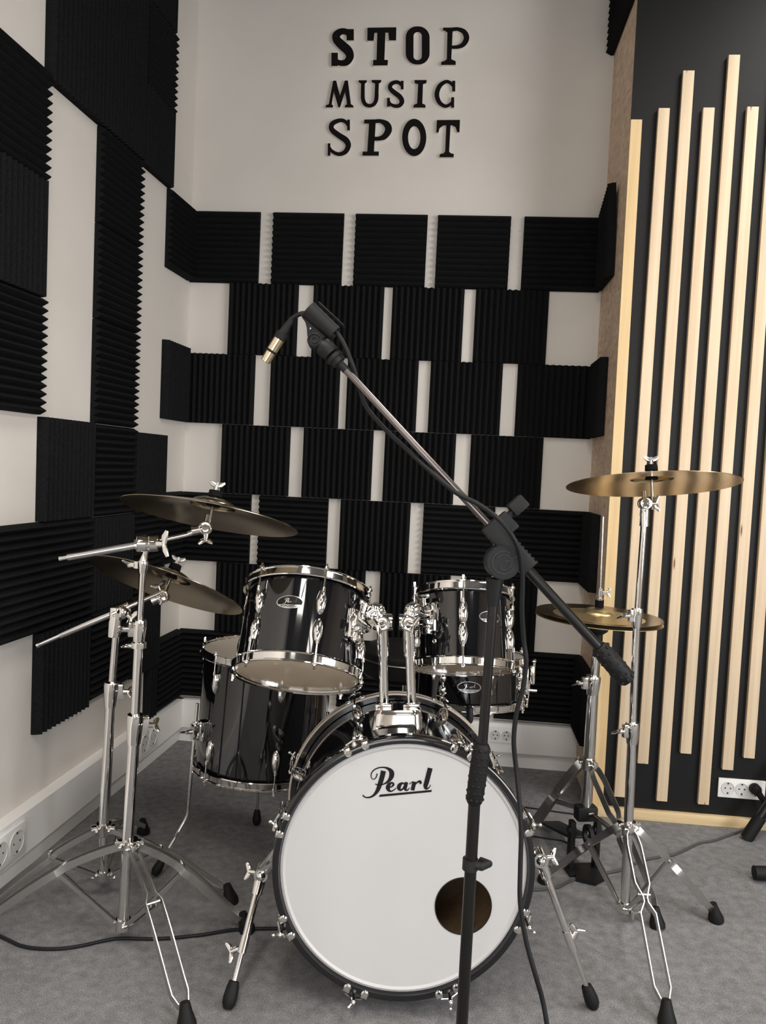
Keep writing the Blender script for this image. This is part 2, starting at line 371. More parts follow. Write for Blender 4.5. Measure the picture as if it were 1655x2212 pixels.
# booth wall on the right: strand board cheek, black front with slats
BX0t, BX0b, BY = 1.778, 1.796, -.420
def bx(z): return BX0b+(BX0t-BX0b)*min(z, 3.0)/3.0
o = MB().add([(bx(0), 0, 0), (bx(3), 0, CEIL), (bx(3), BY, CEIL), (bx(0), BY, 0), (XR, 0, 0), (XR, 0, CEIL), (XR, BY, CEIL), (XR, BY, 0)],
  [(0, 3, 2, 1), (3, 7, 6, 2)], 0, False)
o.f = []; o.m = []; o.sm = []
o.add([(bx(0), 0, 0), (bx(3), 0, CEIL), (bx(3), BY+.001, CEIL), (bx(0), BY+.001, 0)], [(0, 3, 2, 1)], 0, False)
o.add([(bx(0), BY, 0), (XR, BY, 0), (XR, BY, CEIL), (bx(3), BY, CEIL)], [(0, 1, 2, 3)], 1, False)
o = o.build('wall_booth', [M_OSB, M_BLACKPANEL], recalc=False); tag(o, kind='structure', label='booth wall with strand board cheek and black front')
o = MB().box(((bx(0)+XR)/2, BY-.011, .018), (XR-bx(0), .022, .036), bev=.002).build('baseboard_booth', M_PINEH); tag(o, kind='structure', label='yellow pine board along the foot of the booth')

# slats: (u,v) of the top left corner, bottom v
SL = [('corner', 1366, 258, 1324, 1756), ('', 1424, 233, 1343, 1722), ('', 1478, 152, 1391, 1650), ('', 1517, 232, 1430, 1731), ('', 1573, 118, 1480, 1628),
      ('', 1612, 230, 1519, 1738), ('', 1664, 150, 1568, 1663), ('', 1706, 236, 1617, 1638)]
SLAB = ['yellow pine slat on the left edge of the black wall, reaching the floor',
        'narrow-looking spruce slat next to the edge slat, partly behind the right cymbal stand',
        'spruce slat with the second highest top, right of the cymbal stand',
        'spruce slat ending low, just left of the tallest slat',
        'tallest spruce slat on the black wall, with a knot high up',
        'spruce slat just right of the tallest one, ending lowest of all',
        'spruce slat ending right above the white triple socket, with a dark knot',
        'spruce slat at the right border of the photo above the plug']
FS = BY-.018
xs0 = [bx(2)+.001, 1.873, 1.948, 2.024, 2.097, 2.171, 2.247, 2.318]
for i, (k, u, v, u2, v2) in enumerate(SL):
    zt = PY(u, v, FS).z; zb = max(PY(u2, v2, FS).z, .037) if i else .037
    x0 = xs0[i]; wd = .038
    mb = MB()
    if i == 0:
        q = [(bx(zb), zb), (bx(zb)+wd, zb), (bx(zt)+wd, zt), (bx(zt), zt)]
        mb.prism(q, lambda x, y, d: Vector((x, d, y)), BY, FS, 0)
    else: mb.box((x0+wd/2, (BY+FS)/2, (zt+zb)/2), (wd, .018, zt-zb), bev=.0012)
    o = mb.build('wood_slat', M_PINE if i == 0 else M_SLAT[i % 3]); tag(o, SLAB[i], 'slat', 'vertical wood slats on the black wall'); center_origin(o)

# ------------------------------------------------------------------ cable trunking + skirting
TZ0, TZ1 = .068, .193
mb = MB(); mb.box((.9, -.022, (TZ0+TZ1)/2), (1.79, .044, TZ1-TZ0), bev=.003)
tag(mb.build('trim_1', M_PLAST), kind='structure', label='white plastic cable trunking along the back wall')
mb = MB(); mb.box((.9, -.010, .034), (1.79, .02, .068)); tag(mb.build('baseboard_back', M_PLAST), kind='structure', label='white skirting below the trunking, back wall')
def lbox(y0, y1, z0, z1, th, name, m, label):
    a, b = LW(y0), LW(y1)
    vs = [(a, y0, z0), (b, y1, z0), (b+th, y1, z0), (a+th, y0, z0), (a, y0, z1), (b, y1, z1), (b+th, y1, z1), (a+th, y0, z1)]
    o = MB().add(vs, [(0, 1, 2, 3), (7, 6, 5, 4), (0, 4, 5, 1), (1, 5, 6, 2), (2, 6, 7, 3), (3, 7, 4, 0)], 0, False).build(name, m); tag(o, kind='structure', label=label)
lbox(-.022, YR, TZ0, TZ1, .044, 'trim_2', M_PLAST, 'white plastic cable trunking along the left wall')
lbox(-.01, YR, 0, .068, .02, 'baseboard_left', M_PLAST, 'white skirting below the trunking, left wall')

def socket(c, n, r, label, count, gap, along, group=None, frame_w=None):
    """plate with round earthed sockets; c centre on the surface, n outward, along = row direction"""
    c = Vector(c); n = Vector(n).normalized(); al = Vector(along).normalized(); up = n.cross(al)
    if up.z < 0: up = -up
    M = Matrix((al, up, n)).transposed().to_4x4(); M.translation = c
    t = thing('power_socket', c, label, 'socket', group)
    w_ = gap*(count-1)+2*r+.022; MB().box((0, 0, .004), (frame_w or w_, 2*r+.026, .008), M, bev=.003).build('socket_plate', M_PLAST2, t)
    for i in range(count):
        x = (i-(count-1)/2)*gap; Q = M @ Matrix.Translation((x, 0, 0))
        rim = MB().lathe([(r*1.04, .008), (r*1.02, .0105), (r*.93, .0105), (r*.90, .0085)], Q, 32).lathe([(r*.90, .0088), (1e-4, .0088)], Q, 32).build('socket_well', M_SOCKET, t)
        h = MB()
        for sx in (-1, 1): h.cyl(Q @ Vector((sx*r*.42, 0, .0086)), Q @ Vector((sx*r*.42, 0, .0093)), .0028, n=12)
        for sy in (-1, 1): h.box((0, sy*r*.8, .0095), (.005, .006, .002), Q)
        h.build('contact', M_DARKHOLE, rim)
    return t, M
socket(PY(1082, 1587, -.044), (0, -1, 0), .0195, 'white double socket in the back wall trunking right of the bass drum', 2, .046, (1, 0, 0), 'sockets in the trunking')
for (u, v, lb) in ((318, 1588, 'white socket in the left wall trunking near the back corner'), (12, 1846, 'white socket in the left wall trunking at the left border of the photo')):
    n = nL; p0 = Vector((LW(0, .044), 0, 0)); c = PP(u, v, p0, n); c.z = (TZ0+TZ1)/2
    al = Vector((.049, 1, 0)).normalized(); socket(c, n, .034, lb, 2, .078, al, 'sockets in the trunking')
ts, TM = socket(PY(1601, 1703, BY), (0, -1, 0), .0225, 'white triple wall socket low on the black booth wall', 3, .049, (1, 0, 0))
# plug + its cable
pc = PY(1630, 1703, BY-.012)
t = thing('power_plug', pc, 'black round mains plug pushed into the white triple socket', 'plug')
q = MB(); q.cyl(pc, pc+Vector((0, -.018, 0)), .020, .0185, 24); q.cyl(pc+Vector((0, -.018, 0)), pc+Vector((0, -.034, -.002)), .0185, .012, 24)
q.tube(crm([pc+Vector((.004, -.026, -.004)), pc+Vector((.02, -.03, -.028)), pc+Vector((.035, -.03, -.055))]), [.011]*8+[.008]*9, 14)
q.build('plug_body', M_RUBBER, t)
MB().tube(crm([pc+Vector((.033, -.03, -.05)), pc+Vector((.06, -.035, -.11)), pc+Vector((.13, -.05, -.16)), pc+Vector((.3, -.08, -.185)), pc+Vector((.6, -.1, -.192))]), .0042, 10).build('plug_cable', M_CABLE, t)

# ================================================================== FOAM TILES
def tile(org, eu, ev, n, w, h, horizontal, label, group, ridges=None, warp=None):
    """org lower left on the wall; ridges run along eu when horizontal"""
    org, eu, ev, n = Vector(org), Vector(eu), Vector(ev), Vector(n)
    A, B, LA, LB = (eu, ev, w, h) if horizontal else (ev, eu, h, w)
    k = ridges or max(2, round(LB/.025)); prof = [(0, 0)]
    lo, hi = .011, .031
    for i in range(k): prof += [(LB*i/k, lo), (LB*(i+.42)/k, hi-.0015), (LB*(i+.5)/k, hi), (LB*(i+.58)/k, hi-.0015)]
    prof += [(LB, lo), (LB, 0)]
    m = len(prof); mb = MB(); vs = []
    segs = 6 if warp else 1
    for s_ in range(segs+1):
        a = LA*s_/segs
        for b, d in prof:
            p = org + A*a + B*b + n*(d+.0005)
            if warp: p = warp(p, a/LA, b/LB)
            vs.append(p)
    fs = []
    for s_ in range(segs):
        for i in range(m): j = (i+1) % m; fs.append((s_*m+i, s_*m+j, (s_+1)*m+j, (s_+1)*m+i))
    mb.add(vs, fs, 0, False)
    for s_ in (0, segs):
        V = vs[s_*m:(s_+1)*m]; 
        for i in range(k):
            a = 1+4*i; b = a+4 if i < k-1 else m-2
            # one tooth face plus its base
            mb.add([V[a], V[a+1], V[a+2], V[a+3], V[b]], [(0, 1, 2, 3, 4)], 0, False)
            q0 = V[a]-n*lo; q1 = V[b]-n*lo; mb.add([q0, V[a], V[b], q1], [(0, 1, 2, 3)], 0, False)
    o = mb.build('foam_tile', M_FOAM); tag(o, label, 'acoustic foam', group); center_origin(o); return o
EX, EZ = Vector((1, 0, 0)), Vector((0, 0, 1))
RZ = [2.295, 1.995, 1.695, 1.397, 1.099, .799, .497, .200]
X0 = 1.24
rows = [
 (0, [('H', .057), ('H', X0-.826), ('H', X0-.476), ('H', X0-.134), ('H', X0+.220, .316)]),
 (1, [('V', X0-1.007), ('V', X0-.643), ('V', X0-.308), ('V', X0+.038)]),
 (2, [('V', .057), ('V', X0-.815), ('V', X0-.484), ('V', X0-.134), ('V', X0+.227, .310)]),
 (3, [('V', X0-1.018), ('V', X0-.661), ('V', X0-.312), ('V', X0+.049)]),
 (4, [('H', .062), ('H', X0-.841), ('V', X0-.489), ('H', X0-.134), ('H', X0+.226, .318)]),
 (5, [('V', X0-1.022), ('V', X0-.668), ('V', X0-.305), ('V', X0+.060)]),
 (6, [('H', .064), ('H', X0-.83), ('H', X0-.47), ('H', X0-.125), ('H', X0+.205, .345)]),
]
RN = ['top', 'second', 'third', 'fourth', 'fifth', 'sixth', 'bottom']
for r, L in rows:
    for i, tt in enumerate(L):
        hz = tt[0] == 'H'; x = tt[1]; wd = tt[2] if len(tt) > 2 else .299
        lb = 'black foam tile with %s ridges, back wall, %s row, %s from the left' % ('level' if hz else 'upright', RN[r], ORD[i])
        tile((x, 0, RZ[r+1]+.001), EX, EZ, (0, -1, 0), wd, RZ[r]-RZ[r+1]-.002, hz, lb, 'foam tiles on the back wall')
tile((.13, 0, 3.185), EX, EZ, (0, -1, 0), .30, .23, True, 'black foam tile at the very top of the back wall, left piece', 'foam tiles under the ceiling')
tile((1.08-.75, 0, 3.185)if False else (.60, 0, 3.30), EX, EZ, (0, -1, 0), .30, .115, True, 'black foam tile under the ceiling above the letters, out of the frame', 'foam tiles under the ceiling')
# left wall: y_near, y_far, z0, z1, dir, label
eL = Vector((.049, 1, 0)).normalized()
def ltile(y0, y1, z0, z1, d, lb):
    org = Vector((LW(y0), y0, z0+.001)); tile(org, eL, EZ, nL, (y1-y0)/eL.y-.001, z1-z0-.0004, d == 'H', lb, 'foam tiles on the left wall')
C1, C2, C3, C4, C5, C6 = (-.265, -.03), (-.510, -.225), (-.808, -.512), (-1.110, -.810), (-1.412, -1.112), (-1.714, -1.414)
C2a = (-.510, -.262)
pos = {1: 'corner column', 2: 'second column', 3: 'third column', 4: 'fourth column', 5: 'border column', 6: 'column outside the border'}
LT = [
 (1, (-.262, -.03), 1.995, 2.3, 'H', 'level with the top back row'), (1, C1, 1.397, 1.71, 'V', 'between two white gaps'),
 (1, C1, .799, 1.099, 'H', 'behind the left cymbals'), (1, C1, .195, .497, 'H', 'right above the trunking'),
 (2, (-.51, -.252), 2.302, 2.585, 'V', 'lowest of the dark upper block'), (2, (-.51, -.250), 2.585, 2.885, 'H', 'high, saw-tooth edge'), (2, C2a, 2.885, 3.185, 'V', 'near the top of the photo'), (2, C2a, 3.187, 3.41, 'V', 'touching the ceiling'),
 (3, C3, 2.31, 2.61, 'V', 'lowest of the upper dark block'), (3, C3, 2.61, 2.91, 'V', 'middle of the upper dark block'), (3, C3, 2.91, 3.21, 'V', 'top of the upper dark block'), (3, C3, 3.212, 3.41, 'H', 'touching the ceiling'),
 (4, C4, 2.31, 2.61, 'V', 'right above the white strip'), (4, C4, 2.61, 2.91, 'V', 'halfway up the dark block'), (4, C4, 2.91, 3.21, 'V', 'high in the dark block'), (4, C4, 3.212, 3.41, 'H', 'touching the ceiling'),
 (3, C3, 2.0, 2.308, 'H', 'upper of three saw-toothed'), (3, C3, 1.69, 1.998, 'H', 'middle of three saw-toothed'), (3, C3, 1.345, 1.688, 'H', 'lowest of three saw-toothed'),
 (3, C3, 1.03, 1.343, 'H', 'below the saw-toothed three'), (3, C3, .71, 1.028, 'V', 'behind the front cymbal stand'), (3, C3, .40, .708, 'H', 'lowest, above bare wall'),
 (2, (-.51, -.238), 1.03, 1.33, 'V', 'with a white strip to its right'), (2, (-.51, -.238), .715, 1.028, 'H', 'behind the left cymbals'), (2, (-.51, -.255), .40, .713, 'V', 'lowest, beside a white gap'),
 (2, (-.345, -.268), .195, .397, 'V', 'narrow piece above the trunking'),
 (4, C4, 1.035, 1.345, 'V', 'topmost, right of a white square'), (4, C4, .70, 1.033, 'H', 'middle one, level ridges'), (4, C4, .39, .698, 'V', 'hanging lowest over bare wall'),
 (5, C5, 2.02, 2.33, 'H', 'highest, saw-tooth edge'), (5, C5, 1.69, 2.018, 'V', 'middle, upright ridges'), (5, C5, 1.35, 1.688, 'H', 'third, saw-tooth edge'), (5, C5, .70, 1.033, 'H', 'low, behind the cymbal stands'),
 (6, C6, 2.02, 2.33, 'V', 'highest'), (6, C6, 1.69, 2.018, 'H', 'middle'), (6, C6, .70, 1.033, 'H', 'low'),
]
for c, (y0, y1), z0, z1, d, ex in LT:
    ltile(y0, y1, z0, z1, d, 'black foam tile on the left wall, %s, %s' % (pos[c], ex))
# booth cheek tiles (facing the drum kit)
def btile(y0, z0, z1, d, lb, warp=None, y1=-.033):
    xb = bx((z0+z1)/2)
    tile((xb, y1, z0+.001), (0, -1, 0), EZ, (-1, 0, 0), y1-y0, z1-z0-.002, d == 'H', lb, 'foam tiles on the strand board cheek', warp=warp)
def wp(p, a, b): 
    q = p.copy(); q.z += .05*b*max(0, a-.15); q.x -= .012*a*a*b; return q
btile(-.285, 1.995, 2.295, 'V', 'black foam tile with curled up corner on the strand board, top row', wp)
btile(-.262, 1.40, 1.70, 'V', 'black foam tile with vertical ridges on the strand board, third row')
btile(-.283, .80, 1.10, 'V', 'black foam tile on the strand board beside the hi-hat rod')
btile(-.285, .20, .50, 'V', 'black foam tile on the strand board just above the trunking')
for i, z in enumerate((2.935, 3.19)):
    btile(-.405, z, min(z+.255, 3.415), 'H', ['black foam tile high on the strand board at the top of the photo', 'black foam tile on the strand board under the ceiling'][i], y1=-.004)

# ================================================================== LETTERS
LS = 4.355
def lmap(x, y, d): p = PY(680+x/LS, 40+y/LS, 0); return Vector((p.x, -d, p.z))
def rr(cx, cy, hw, hh, r, n=10):
    out = []
    for (sx, sy, a0) in ((1, -1, -90), (1, 1, 0), (-1, 1, 90), (-1, -1, 180)):
        for i in range(n+1):
            a = math.radians(a0+90*i/n); out.append((cx+sx*(hw-r)+r*math.cos(a), cy+sy*(hh-r)+r*math.sin(a)))
    return out
def ell(cx, cy, a, b, n=44): return [(cx+a*math.cos(2*PI*i/n), cy+b*math.sin(2*PI*i/n)) for i in range(n)]
R4 = lambda x0, y0, x1, y1: [(x0, y0), (x1, y0), (x1, y1), (x0, y1)]
LET = {
 'S1': dict(st=[[(345, 172, 56), (300, 142, 56), (250, 140, 58), (210, 172, 70), (212, 215, 76), (262, 268, 84), (318, 320, 84), (335, 375, 72), (305, 425, 62), (255, 435, 52), (205, 420, 48), (180, 390, 44)]], po=[R4(305, 118, 372, 222), R4(162, 340, 222, 462)]),
 'T1': dict(po=[[(500, 105), (770, 101), (768, 222), (702, 222), (695, 150), (668, 150), (658, 405), (692, 408), (688, 455), (552, 458), (554, 408), (585, 405), (592, 150), (565, 152), (558, 225), (498, 225)]]),
 'O1': dict(ri=[(rr(970, 270, 112, 178, 105), rr(970, 276, 39, 132, 37))]),
 'P1': dict(po=[[(1250, 110), (1300, 105), (1285, 405), (1243, 405)], [(1243, 400), (1285, 400), (1328, 420), (1326, 452), (1190, 452), (1192, 425), (1225, 415)], [(1208, 105), (1300, 105), (1300, 130), (1250, 150), (1225, 132), (1208, 130)]],
            st=[[(1285, 122, 36), (1345, 117, 34), (1405, 143, 46), (1428, 200, 52), (1400, 258, 44), (1350, 283, 34), (1285, 287, 28)]]),
 'M1': dict(po=[[(108, 850), (110, 832), (138, 820), (178, 602), (207, 600), (242, 742), (288, 600), (316, 600), (345, 820), (368, 835), (368, 850), (288, 850), (290, 832), (308, 822), (290, 700), (243, 848), (226, 848), (184, 700), (164, 822), (178, 832), (175, 850)]]),
 'U1': dict(st=[[(458, 612, 34), (456, 700, 36), (458, 775, 38), (480, 820, 36), (520, 835, 32), (560, 820, 34), (582, 775, 38), (586, 700, 36), (590, 612, 34)]], po=[[(415, 597), (495, 597), (493, 612), (474, 628), (440, 628), (417, 612)], [(537, 595), (630, 595), (628, 612), (605, 628), (572, 628), (540, 612)]]),
 'S2': dict(st=[[(826, 650, 26), (800, 622, 32), (765, 613, 34), (722, 632, 38), (712, 670, 40), (748, 708, 44), (800, 748, 46), (823, 792, 44), (803, 830, 36), (762, 838, 32), (718, 822, 28), (700, 795, 26)]], po=[R4(812, 602, 838, 680), R4(683, 762, 710, 843)]),
 'I1': dict(po=[[(940, 595), (1055, 595), (1052, 622), (1020, 632), (1014, 815), (1043, 828), (1043, 852), (932, 852), (932, 828), (965, 815), (975, 632), (943, 622)]]),
 'C1': dict(st=[[(1308, 655, 26), (1275, 620, 30), (1232, 610, 32), (1175, 652, 40), (1150, 730, 44), (1173, 802, 40), (1225, 838, 32), (1270, 825, 28), (1300, 792, 24)]], po=[R4(1294, 602, 1322, 700), R4(1284, 757, 1312, 852)]),
 'S3': dict(st=[[(322, 1025, 24), (290, 982, 32), (240, 972, 36), (172, 1002, 44), (165, 1055, 48), (225, 1108, 52), (298, 1158, 56), (320, 1210, 50), (290, 1268, 42), (230, 1288, 34), (170, 1262, 30), (142, 1225, 24)]], po=[R4(310, 965, 335, 1064), R4(128, 1188, 152, 1302)]),
 'P2': dict(po=[[(470, 965), (600, 963), (600, 992), (560, 1000), (515, 1002), (468, 1000)], [(517, 970), (578, 970), (560, 1270), (498, 1270)], [(455, 1265), (607, 1265), (605, 1302), (453, 1302)]],
            st=[[(565, 980, 34), (625, 980, 38), (680, 1010, 60), (697, 1062, 64), (660, 1122, 52), (610, 1142, 38), (560, 1143, 36)]]),
 'O2': dict(ri=[(ell(938, 1132, 113, 174), ell(938, 1134, 58, 108))]),
 'T2': dict(po=[[(1150, 970), (1367, 968), (1362, 1082), (1340, 1082), (1325, 1035), (1290, 1018), (1278, 1018), (1265, 1265), (1280, 1280), (1310, 1288), (1307, 1317), (1175, 1317), (1177, 1290), (1215, 1280), (1228, 1262), (1238, 1018), (1210, 1020), (1175, 1045), (1165, 1085), (1145, 1085)]]),
}
LL = {'S1': 'bold black letter S starting the top word STOP', 'T1': 'bold black letter T in the top word STOP', 'O1': 'bold narrow black letter O in the top word STOP', 'P1': 'thin black letter P ending the top word STOP',
 'M1': 'small black letter M starting the middle word MUSIC', 'U1': 'small black letter U in the middle word MUSIC', 'S2': 'small black letter S in the middle word MUSIC', 'I1': 'small black letter I in the middle word MUSIC', 'C1': 'small black letter C ending the middle word MUSIC',
 'S3': 'thin black letter S starting the bottom word SPOT', 'P2': 'bold black letter P in the bottom word SPOT', 'O2': 'bold oval black letter O in the bottom word SPOT', 'T2': 'black letter T ending the bottom word SPOT'}
for k, g in LET.items():
    mb = MB()
    for (d0, d1, mi) in ((.0005, .0125, 1), (.0125, .0145, 0)):
        for k_, p in enumerate(g.get('po', [])): mb.prism(p, lmap, d0, d1+(.0004*k_+.0003)*(1-mi), mi)
        for p in g.get('st', []): stroke(mb, p, lmap, d0, d1, mi)
        for a, b in g.get('ri', []): mb.ring(a, b, lmap, d0, d1, mi)
    o = mb.build('wall_letter', [M_LETTERBLK, M_LETTERSIDE]); tag(o, LL[k], 'letter', 'letters on the back wall'); center_origin(o)

# ================================================================== DRUM PIECES
PEARL_ST = [
 [(212, 806, 48), (197, 870, 46), (177, 935, 44), (156, 990, 36), (122, 1034, 22), (82, 1055, 16), (42, 1055, 12), (16, 1036, 14)],
 [(152, 832, 12), (145, 862, 10), (122, 886, 8), (99, 872, 8), (97, 835, 10), (120, 800, 11), (165, 778, 12), (215, 774, 14), (258, 787, 26), (286, 816, 44), (288, 852, 46), (268, 893, 32), (232, 922, 16), (190, 938, 10), (150, 936, 10), (134, 928, 9)],
 [(262, 966, 10), (290, 954, 14), (305, 937, 20), (300, 922, 18), (284, 920, 18), (262, 938, 34), (253, 965, 40), (263, 990, 26), (284, 998, 14), (310, 986, 10), (332, 966, 7)],
 [(408, 930, 14), (388, 922, 18), (364, 940, 36), (356, 968, 36), (372, 987, 20), (395, 974, 14), (410, 945, 14)],
 [(428, 912, 32), (420, 948, 34), (415, 976, 28), (434, 989, 14), (457, 966, 7)],
 [(453, 932, 7), (478, 914, 9), (490, 914, 12)],
 [(504, 908, 36), (493, 950, 37), (484, 990, 36)],
 [(505, 940, 10), (533, 912, 16), (556, 908, 26), (562, 930, 20)],
 [(652, 780, 46), (636, 840, 46), (618, 910, 45), (607, 950, 40), (614, 974, 22), (640, 964, 10), (656, 938, 7)],
]
PEARL_UL = [(178, 1030), (668, 985), (662, 1005), (168, 1052)]
def text_mesh(txt, size, extr=.0003):
    c = bpy.data.curves.new('txt', 'FONT'); c.body = txt; c.size = size; c.align_x = 'CENTER'; c.align_y = 'CENTER'; c.extrude = extr; c.resolution_u = 2
    o = bpy.data.objects.new('txt', c); COL.objects.link(o)
    dg = bpy.context.evaluated_depsgraph_get(); me = bpy.data.meshes.new_from_object(o.evaluated_get(dg))
    vs = [v.co.copy() for v in me.vertices]; fs = [list(p.vertices) for p in me.polygons]
    bpy.data.objects.remove(o); bpy.data.curves.remove(c); bpy.data.meshes.remove(me)
    return vs, fs
TXT = text_mesh('ROADSHOW', .0072)
def badge(R, ang, z, M, a, b, parent):
    """oval shell badge curved round the shell; ang radians round the axis; local +z up"""
    def mp(x, y, d):
        th = ang + x/R; rr_ = R+.0006+d; return M @ Vector((rr_*math.cos(th), rr_*math.sin(th), z+y))
    plate = MB(); E1 = ell(0, 0, a, b, 40)
    Z = [(0, 0)]; n = 40
    for (sc, d) in ((1, .0008),):
        V = [mp(0, 0, d)]+[mp(x*q, y*q, d) for q in (.2, .4, .6, .8, 1) for x, y in E1]
        plate.add(V, [(0, 1+i, 1+(i+1) % n) for i in range(n)]+[(1+r*n+i, 1+r*n+n+i, 1+r*n+n+(i+1) % n, 1+r*n+(i+1) % n) for r in range(4) for i in range(n)], 0)
    pl = plate.build('badge', M_CHROME2, parent)
    blk = MB()
    # dark field (upper part of the oval)
    k = 24; top = [(a*.92*math.cos(t), b*.90*math.sin(t)) for t in [(-.42+(PI+.84)*i/k) for i in range(k+1)]]
    cx, cy = 0, b*.2
    x0_, y0_ = top[0]; x1_, y1_ = top[-1]; top += [(x1_+(x0_-x1_)*t/8, y0_) for t in range(1, 8)]; K = len(top)
    V = [mp(cx, cy, .0013)]+[mp(cx+(x-cx)*q, cy+(y-cy)*q, .0013) for q in (.25, .5, .75, 1) for x, y in top]
    blk.add(V, [(0, 1+i, 1+(i+1) % K) for i in range(K)]+[(1+r*K+i, 1+r*K+K+i, 1+r*K+K+(i+1) % K, 1+r*K+(i+1) % K) for r in range(3) for i in range(K)], 0)
    blk.build('badge_field', M_BLACKINK, pl)
    lg = MB(); s_ = a*1.0/640
    f = lambda x, y, d: mp((x-340)*s_, -(y-905)*s_+b*.18, d)
    for st in PEARL_ST: stroke(lg, [(x, y, w*.8) for x, y, w in st], f, .0013, .0017, 0, n=3)
    lg.build('badge_script', M_CHROME, pl)
    tx = MB(); q = a/.034
    tx.add([mp(v.x*q, v.y*q-b*.60, .0014+v.z) for v in TXT[0]], TXT[1], 0, False); tx.build('badge_text', M_BLACKINK, pl)

def hoop_prof(R):   # triple flanged steel hoop, local z grows away from the shell
    return [(R+.010, -.014), (R+.0125, -.016), (R+.0145, -.0135), (R+.0115, -.011), (R+.0095, .004), (R+.0125, .0065), (R+.0125, .0085), (R+.0085, .0085), (R+.0065, .006), (R+.0065, .002), (R+.001, .001), (R+.001, -.001), (R+.007, -.004), (R+.008, -.0125)]
def lug_bm(mb, R, th, z0, z1, M, wd=.0125, hgt=.017, tip=1):
    """long bullet lug between z0 (rod end) and z1 (pointed end)"""
    e = Vector((math.cos(th), math.sin(th), 0)); s_ = Vector((-math.sin(th), math.cos(th), 0)); N = 14; vs = []; fs = []; m = 16
    for i in range(N):
        t = i/(N-1); z = z0+(z1-z0)*t
        wv = wd*(.60+.40*math.sin(PI/2*min(t/.45, 1)))*math.sqrt(max(.02, 1-max(0, (t-.45)/.56)**2))
        hv = hgt*(.78+.22*math.sin(PI/2*min(t/.35, 1)))*math.sqrt(max(.02, 1-max(0, (t-.35)/.66)**2))
        for k in range(m):
            a = PI*k/(m-1); vs.append(M @ (e*(R-.002+hv*math.sin(a)**.7) + s_*wv*math.cos(a) + Vector((0, 0, z))))
    for i in range(N-1):
        for k in range(m-1): fs.append((i*m+k, i*m+k+1, (i+1)*m+k+1, (i+1)*m+k))
    mb.add(vs, fs, 0); mb.add(vs[:m], [tuple(range(m))], 0, False); mb.add(vs[-m:], [tuple(range(m))[::-1]], 0, False)
def drum(t, M, R, H, lug_angles, top_mat, bottom_film, lug_len=.058, bolts=None, hoopmat=None, inner=True):
    """M: local frame with origin at the bottom head centre, z towards the batter side"""
    hm = hoopmat or M_CHROME
    sh = MB().lathe([(R, .004), (R, H-.004), (R-.003, H-.001), (R-.007, H-.004), (R-.007, .004), (R-.003, .001)], M, 72, close=True)
    so = sh.build('shell', M_BLACKG, t)
    if inner: MB().lathe([(R-.0075, .003), (R-.0075, H-.003)], M, 64).build('shell_lining', M_TAN, so)
    MB().lathe([(1e-4, H+.0015), (R-.004, H+.0015), (R+.004, H-.001)], M, 64).build('batter_head', top_mat, t)
    MB().lathe([(1e-4, -.0015), (R*.5, -.0015), (R-.004, -.0015), (R+.004, .001)], M, 64).build('resonant_head', bottom_film, t)
    MB().lathe([(r, H+z) for r, z in hoop_prof(R)], M, 80, close=True).build('hoop', hm, t)
    MB().lathe([(r, -z) for r, z in hoop_prof(R)], M, 80, close=True).build('hoop', hm, t)
    for th in lug_angles:
        e = Vector((math.cos(th), math.sin(th), 0))
        for (zr, zt, zh) in ((H-.048, H-.048-lug_len, H+.014), (.048, .048+lug_len, -.014)):
            if H < .16: zr, zt = (H-.040, H/2) if zh > 0 else (.040, H/2)
            mb = MB(); lug_bm(mb, R, th, zr, zt, M); lo = mb.build('lug', M_CHROME, t)
            rod = MB(); rr_ = R+.0105+.001
            sgn = 1 if zh > 0 else -1
            rod.cyl(M @ (e*rr_+Vector((0, 0, zr-sgn*.006))), M @ (e*rr_+Vector((0, 0, zh-sgn*.004))), .0028, n=10)
            rod.cyl(M @ (e*rr_+Vector((0, 0, zr-sgn*.002))), M @ (e*rr_+Vector((0, 0, zr+sgn*.008))), .0048, n=12)
            rod.cyl(M @ (e*(rr_+.001)+Vector((0, 0, zh-sgn*.006))), M @ (e*(rr_+.001)+Vector((0, 0, zh-sgn*.001))), .0062, n=14)
            rod.box((0, 0, 0), (.0055, .0055, .009), M @ Matrix.Translation(e*(rr_+.001)+Vector((0, 0, zh+sgn*.003))))
            rod.build('tension_rod', M_CHROME, t)
    if bolts:
        for (x, y, z) in bolts:
            Q = M @ Matrix.Translation((x, y, z)); MB().lathe([(1e-4, -.001), (.006, -.001), (.0075, .0005), (.0075, .003), (1e-4, .003)], Q, 16).build('bolt', M_RUBBER, so)
    return so

# ---- bass drum
BF = PZ(874, 1878, .337); BB = PZ(851, 1716, .305)
BAX = (BB-BF); BLEN = BAX.length; BAX.normalize()      # front -> back
BM = frame(BF, BAX, (0, 0, 1))                        # local z = towards the back, local x = up
BRH, BR = .2985, .2795
def bl(r, ang, z):  # ang from up, positive to the right of the photo
    return BM @ Vector((r*math.cos(ang), -r*math.sin(ang), z))
